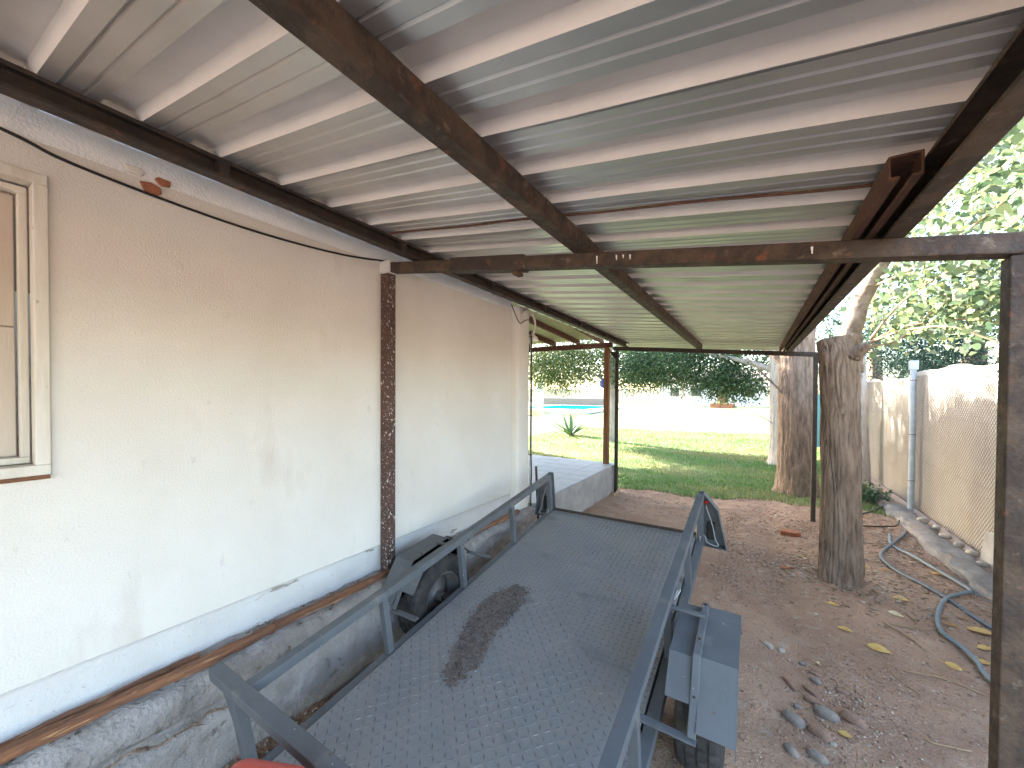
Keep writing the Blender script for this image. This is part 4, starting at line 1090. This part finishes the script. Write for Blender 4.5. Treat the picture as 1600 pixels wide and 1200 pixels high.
def simple_tree(name, label, loc, path, rad, bark, clusters, per, spread, size, cols, shape=DIAM, branches=(), group=None, droop=.3, m='tree_leaf', amp=.06, rmin=.0):
    t_ = thing(name, label, 'tree', loc, group=group)
    bark_trunk('trunk', t_, path, rad, bark, 36 if loc[0] > 0 else 18, int(abs(loc[0] * 10)) + 2, 24, amp * 1.5)
    for P, r0, r1 in branches:
        mb = MB(); mb.tube(loop_pts(P, 5), np.linspace(r0, r1, (len(P) - 1) * 5 + 1), 8); mb.build('branch', bark, t_, smooth=True)
    C = sprays(clusters, per, spread, rmin)
    leaves('crown', C, size, tint_of(len(C), cols), t_, shape, m, droop)
    return t_
G1 = [(.06, .11, .055), (.08, .145, .07), (.045, .09, .05), (.13, .19, .075)]
G2 = [(.13, .18, .055), (.20, .24, .075), (.09, .14, .045), (.27, .26, .10)]
simple_tree('shade_tree', 'thick brown trunk standing at the lawn edge behind the carport post', (.60, 8.05, 0),
    [(.60, 8.05, -.1), (.60, 8.05, .15), (.59, 8.06, .8), (.58, 8.08, 2.0), (.6, 8.1, 3.4)], [.36, .29, .25, .25, .22], 'bark',
    [((.6, 8.6, 5.0), (2.2, 2.0, 1.3), 260), ((-.2, 9.0, 3.7), (1.2, 1.0, .5), 80)], 40, (.22, .22, .16), (.05, .10), G1, branches=[([(.52, 8.0, 2.0), (.1, 8.2, 2.5), (-.6, 8.6, 3.0)], .06, .02), ([(.5, 8.0, 1.55), (.2, 7.85, 1.9), (-.15, 7.9, 2.3)], .025, .01)])
simple_tree('shade_tree', 'pale grey trunk half hidden behind the thick brown trunk', (.60, 11.2, 0),
    [(.60, 11.2, -.1), (.60, 11.2, .2), (.59, 11.2, 1.0), (.57, 11.2, 2.2), (.5, 11.3, 4.0)], [.36, .31, .28, .28, .24], 'bark_pale',
    [((-1.3, 12.2, 2.75), (2.1, 1.2, .85), 300), ((-.7, 12.3, 1.95), (1.0, .8, .45), 120), ((-.6, 11.8, 4.6), (2.6, 1.8, 1.3), 200), ((-2.6, 12.6, 2.4), (1.3, .9, .6), 150)], 50, (.20, .18, .13), (.05, .11), G1,
    branches=[([(.52, 11.2, 2.2), (-.5, 11.6, 2.6), (-1.6, 12.1, 2.9)], .09, .02), ([(.52, 11.1, .8), (.2, 11.0, 1.1), (-.2, 10.9, 1.25)], .016, .005)], droop=.6)
simple_tree('garden_tree', 'slender garden tree with pale trunk behind the porch post', (-4.25, 13.3, 0),
    [(-4.25, 13.3, -.1), (-4.25, 13.3, .2), (-4.2, 13.3, 1.0), (-4.22, 13.35, 1.8), (-4.3, 13.4, 3.0)], [.22, .16, .14, .14, .12], 'bark_pale',
    [((-5.5, 13.4, 2.95), (2.1, 1.2, .85), 330), ((-3.3, 13.6, 2.9), (1.6, 1.1, .75), 200), ((-6.4, 13.2, 2.3), (1.5, .8, .55), 150), ((-7.2, 13.6, 3.0), (1.2, .9, .7), 110), ((-4.4, 13.4, 4.5), (2.6, 1.9, .9), 150), ((-3.4, 13.3, 2.1), (1.1, .7, .35), 60)], 44, (.22, .2, .13), (.05, .11), G2 + G1[:2],
    branches=[([(-4.2, 13.3, 1.9), (-4.9, 13.3, 2.4), (-5.8, 13.3, 2.7)], .06, .02), ([(-4.2, 13.3, 1.6), (-4.6, 13.2, 1.95), (-5.1, 13.1, 2.2)], .03, .01), ([(-4.2, 13.35, 1.9), (-3.5, 13.5, 2.2), (-2.7, 13.6, 2.35)], .05, .015)], droop=.6)
CON = [(.028, .065, .045), (.04, .085, .05), (.02, .05, .035)]
simple_tree('conifer_tree', 'dark dense conifer beyond the fence behind the leaning trunk', (3.6, 11.2, 0),
    [(3.6, 11.2, -.1), (3.6, 11.2, 1.0), (3.6, 11.2, 2.5), (3.6, 11.2, 4.4)], [.24, .2, .16, .06], 'bark',
    [((3.5, 11.0, 2.7), (1.5, 1.6, 1.1), 330), ((2.6, 9.9, 2.5), (.6, .8, .6), 80), ((3.6, 11.2, 3.7), (.9, 1.0, .8), 90)], 46, (.13, .13, .10), (.06, .12), CON, NEEDLE, droop=.2, rmin=.35)
simple_tree('conifer_tree', 'dark conifer farther along the fence behind the pale trunk', (2.9, 15.0, 0),
    [(2.9, 15, -.1), (2.9, 15, 1.0), (2.9, 15, 2.5), (2.9, 15, 4.4)], [.24, .2, .16, .06], 'bark',
    [((2.8, 15.0, 2.4), (1.7, 1.5, 1.9), 330)], 40, (.16, .16, .12), (.07, .13), CON, NEEDLE, droop=.2, rmin=.4)
simple_tree('conifer_tree', 'bluish conifer nearest the white sky beside the near post', (4.9, 8.6, 0),
    [(4.9, 8.6, -.1), (4.9, 8.6, 1.0), (4.9, 8.6, 2.2), (4.9, 8.6, 3.6)], [.2, .17, .12, .05], 'bark',
    [((4.7, 9.0, 2.3), (.7, .9, .9), 90)], 40, (.13, .13, .10), (.05, .11), CON + G1[:1], NEEDLE, droop=.2)
# unseen tree added beside the house wing, crown shaped to shade lawn and fence
simple_tree('shade_tree', 'unseen tree added behind the house to shade the lawn and fence', (-9.0, 10.8, 0),
    [(-9.0, 10.8, -.1), (-9.0, 10.8, 1.0), (-9.0, 10.8, 2.5), (-9.0, 10.8, 4.5)], [.34, .26, .24, .15], 'bark',
    [((-9.0, 10.2, 5.0), (1.4, 2.5, 1.62), 900), ((-9.6, 13.0, 5.5), (1.4, 1.8, 1.9), 210), ((-9.2, 8.0, 4.2), (1.2, 1.3, 1.4), 200)], 60, (.26, .26, .2), (.10, .18), G1)
# thin grey trunk by the fence
yt = thing('young_tree', 'slim grey trunk against the fence right of the leaning trunk', 'tree', (1.70, 9.6, 0))
bark_trunk('trunk', yt, [(1.70, 9.6, -.1), (1.70, 9.6, .4), (1.69, 9.6, 1.0), (1.68, 9.62, 1.7), (1.66, 9.7, 2.6)], [.14, .115, .10, .09, .06], 'bark_pale', 14, 8, 9, .05)
C = sprays([((1.6, 9.7, 3.0), (.6, .7, .5), 60)], 20, (.15, .15, .12)); leaves('crown', C, (.05, .09), tint_of(len(C), G1), yt, DIAM, 'tree_leaf', .4)
# weeds at fence foot
wd = thing('weed_clump', 'dark green weed clump at the foot of the fence behind the trunk', 'weeds', (1.42, 8.3, 0))
C = sprays([((1.42, 8.3, .10), (.32, .8, .12), 60)], 14, (.05, .05, .03)); leaves('foliage', C, (.04, .10), tint_of(len(C), G1 + [(.25, .22, .14)]), wd, DIAM, 'tree_leaf', -.2)

# ------------------------------------------------------------------ garden beyond
def at(x, y, z=0): return (x, y, gz(x, y) + z)
ag = thing('agave_plant', 'spiky green agave rosette on the lawn seen past the porch', 'plant', at(-6.25, 14.4))
for i in range(46):
    a = random.uniform(0, 6.28); el = random.uniform(.25, 1.35); L_ = random.uniform(.75, 1.2)
    d = Vector((math.cos(a) * math.cos(el), math.sin(a) * math.cos(el), math.sin(el))); s_ = Vector((-math.sin(a), math.cos(a), 0))
    mb = MB(); P = [d * .03, d * L_ * .4, d * L_ * .75 + Vector((0, 0, -.02)), d * L_ + Vector((0, 0, -.05))]; w = [.03, .05, .034, .002]
    for p, ww in zip(P, w): mb.v += [tuple(p - s_ * ww), tuple(p + s_ * ww), tuple(p + Vector((0, 0, -.012)))]
    for k_ in range(3):
        b = 3 * k_
        for (u_, v_) in ((0, 1), (1, 2), (2, 0)): mb.f.append((b + u_, b + v_, b + 3 + v_, b + 3 + u_)); mb.mi.append(0)
    mb.build('leaf', 'agave', ag, local=True)
for i, (x, y, r_, lab) in enumerate([(-12.2, 22.5, .5, 'low shrub in the pool bed, left of its pair'), (-9.6, 22.8, .6, 'low shrub in the pool bed, right of its pair'), (-13.2, 24, .4, 'small spiky plant nearest the white garden post')]):
    b_ = thing('shrub', lab, 'shrub', at(x, y))
    C = sprays([((x, y, gz(x, y) + .25), (r_ * 1.6, r_, .25), 40)], 12, (.12, .12, .08)); leaves('foliage', C, (.06, .16), tint_of(len(C), G2), b_, NEEDLE, 'tree_leaf', -.4)
    mb = MB(); mb.tube([(x, y, gz(x, y) - .03), (x, y, gz(x, y) + .2)], .03, 6); mb.build('stem', 'twig', b_)
# pool
z_ = gz(-13, 39) - .02
pool = thing('swimming_pool', 'turquoise swimming pool in the sunny garden beyond the porch', 'pool', (-14.2, 32.5, gz(-14, 27)))
mb = MB()
for (c, d) in (((-14.2, 26.8, z_ - .08), (7.4, .35, .40)), ((-14.2, 38.6, z_ + .0), (7.4, .35, .20)), ((-17.7, 32.7, z_ - .08), (.35, 11.4, .38)), ((-10.7, 32.7, z_ - .08), (.35, 11.4, .38))): mb.box(c, d)
mb.build('coping', 'pool_edge', pool, bevel=.03)
mb = MB(); mb.box((-14.2, 32.7, z_ - .02), (6.6, 11.4, .20)); mb.build('water', 'pool_water', pool)
mb = MB(); mb.box((-17.5, 41, z_ + .40), (8, .5, .9)); prop(mb.build('stone_wall', 'stone_grey', None, loc=(-17.5, 41, z_), bevel=.08), 'low dark stone wall behind the pool', 'wall')
mb = MB(); mb.box((-13.95, 26.3, z_ + .95), (.35, .35, 2.5)); mb.box((-13.95, 26.3, z_ + 2.25), (.5, .5, .12)); mb.box((-13.95, 26.3, z_ - .15), (.5, .5, .3))
prop(mb.build('garden_post', 'white_wall', None, loc=(-13.95, 26.3, z_), bevel=.02), 'white garden post standing beside the pool', 'post')
# far boundary wall and white garden house
zf = gz(0, 60)
bw = thing('boundary_wall', 'long pale boundary wall at the far end of the garden', 'wall', (-12, 58, zf))
for i in range(14):
    x = -44 + i * 5
    mb = MB(); mb.box((x, 58, zf + 1.0), (4.7, .18, 2.1)); mb.build('panel', 'beige_wall', bw, bevel=.02)
    mb = MB(); mb.box((x + 2.5, 58, zf + 1.1), (.3, .34, 2.4)); mb.build('pillar', 'white_wall', bw, bevel=.02)
cott = thing('garden_cottage', 'white cottage across the sunny lawn', 'house', (-4.0, 46, gz(-4, 46)))
zc = gz(-4, 46)
mb = MB(); mb.box((-4.0, 47.5, zc + 1.4), (10, 3, 2.8)); mb.build('wall', 'white_wall', cott, bevel=.02)
mb = MB(); mb.prism([(45.4, 2.75), (45.4, 2.85), (47.5, 3.9), (49.6, 2.85), (49.6, 2.75)], (-9.5, 0, zc), (1.5, 0, zc), (0, 1, 0), (0, 0, 1)); mb.build('roof', 'roof_tile', cott)
for x in (-7.5, -5.4, -.6):
    mb = MB(); frame_mb = mb; mb.box((x, 45.985, zc + 1.5), (1.2, .06, 1.1)); w_ = mb.build('window', 'window_paint', cott)
    mb = MB(); mb.box((x, 45.95, zc + 1.5), (1.0, .03, .9)); mb.build('pane', 'glass_dark', w_)
mb = MB(); mb.box((-2.9, 45.97, zc + 1.05), (.9, .08, 2.1)); mb.build('door', 'porch_timber', cott)
mb = MB(); mb.box((-6.6, 44.6, zc + 1.25), (.5, .5, 2.5)); prop(mb.build('brick_pillar', 'beige_wall', cott, bevel=.02), 'tan brick pillar')
pb = thing('brick_planter', 'low reddish brick planter on the far edge of the lawn', 'planter', at(-2.6, 41))
mb = MB(); zz = gz(-2.6, 41); mb.box((-2.6, 41, zz + .2), (2.0, .6, .44)); mb.build('body', 'brick_red', pb, bevel=.02)
C = sprays([((-2.6, 41, zz + .5), (.9, .25, .12), 20)], 8, (.1, .08, .06)); leaves('plants', C, (.08, .16), tint_of(len(C), G2), pb, DIAM, 'tree_leaf')
# blue lantern hanging from the garden tree
lb = thing('bird_feeder', 'dark blue feeder hanging in the garden tree beside the porch post', 'feeder', (-4.35, 12.75, 1.85))
mb = MB(); mb.lathe([(-.14, .01), (-.10, .11), (.06, .13), (.08, .15), (.18, .02)], (-4.35, 12.75, 2.0), 'z', 8, closed=False); mb.build('body', 'blue_plastic', lb)
mb = MB(); mb.tube([(-4.35, 12.75, 2.17), (-4.45, 13.0, 2.35)], .006, 5); mb.build('cord', 'cable_black', lb)
# turquoise board between the trunks
sb = thing('turquoise_board', 'turquoise board on a leg between the thick trunk and the leaning trunk', 'board', (1.02, 9.0, 0))
mb = MB(); mb.box((1.08, 9.0, 1.17), (.40, .03, .95)); mb.build('panel', 'turquoise', sb, bevel=.004)
mb = MB(); mb.box((1.12, 9.035, .55), (.06, .04, 1.3)); mb.build('leg', 'dark_steel', sb)
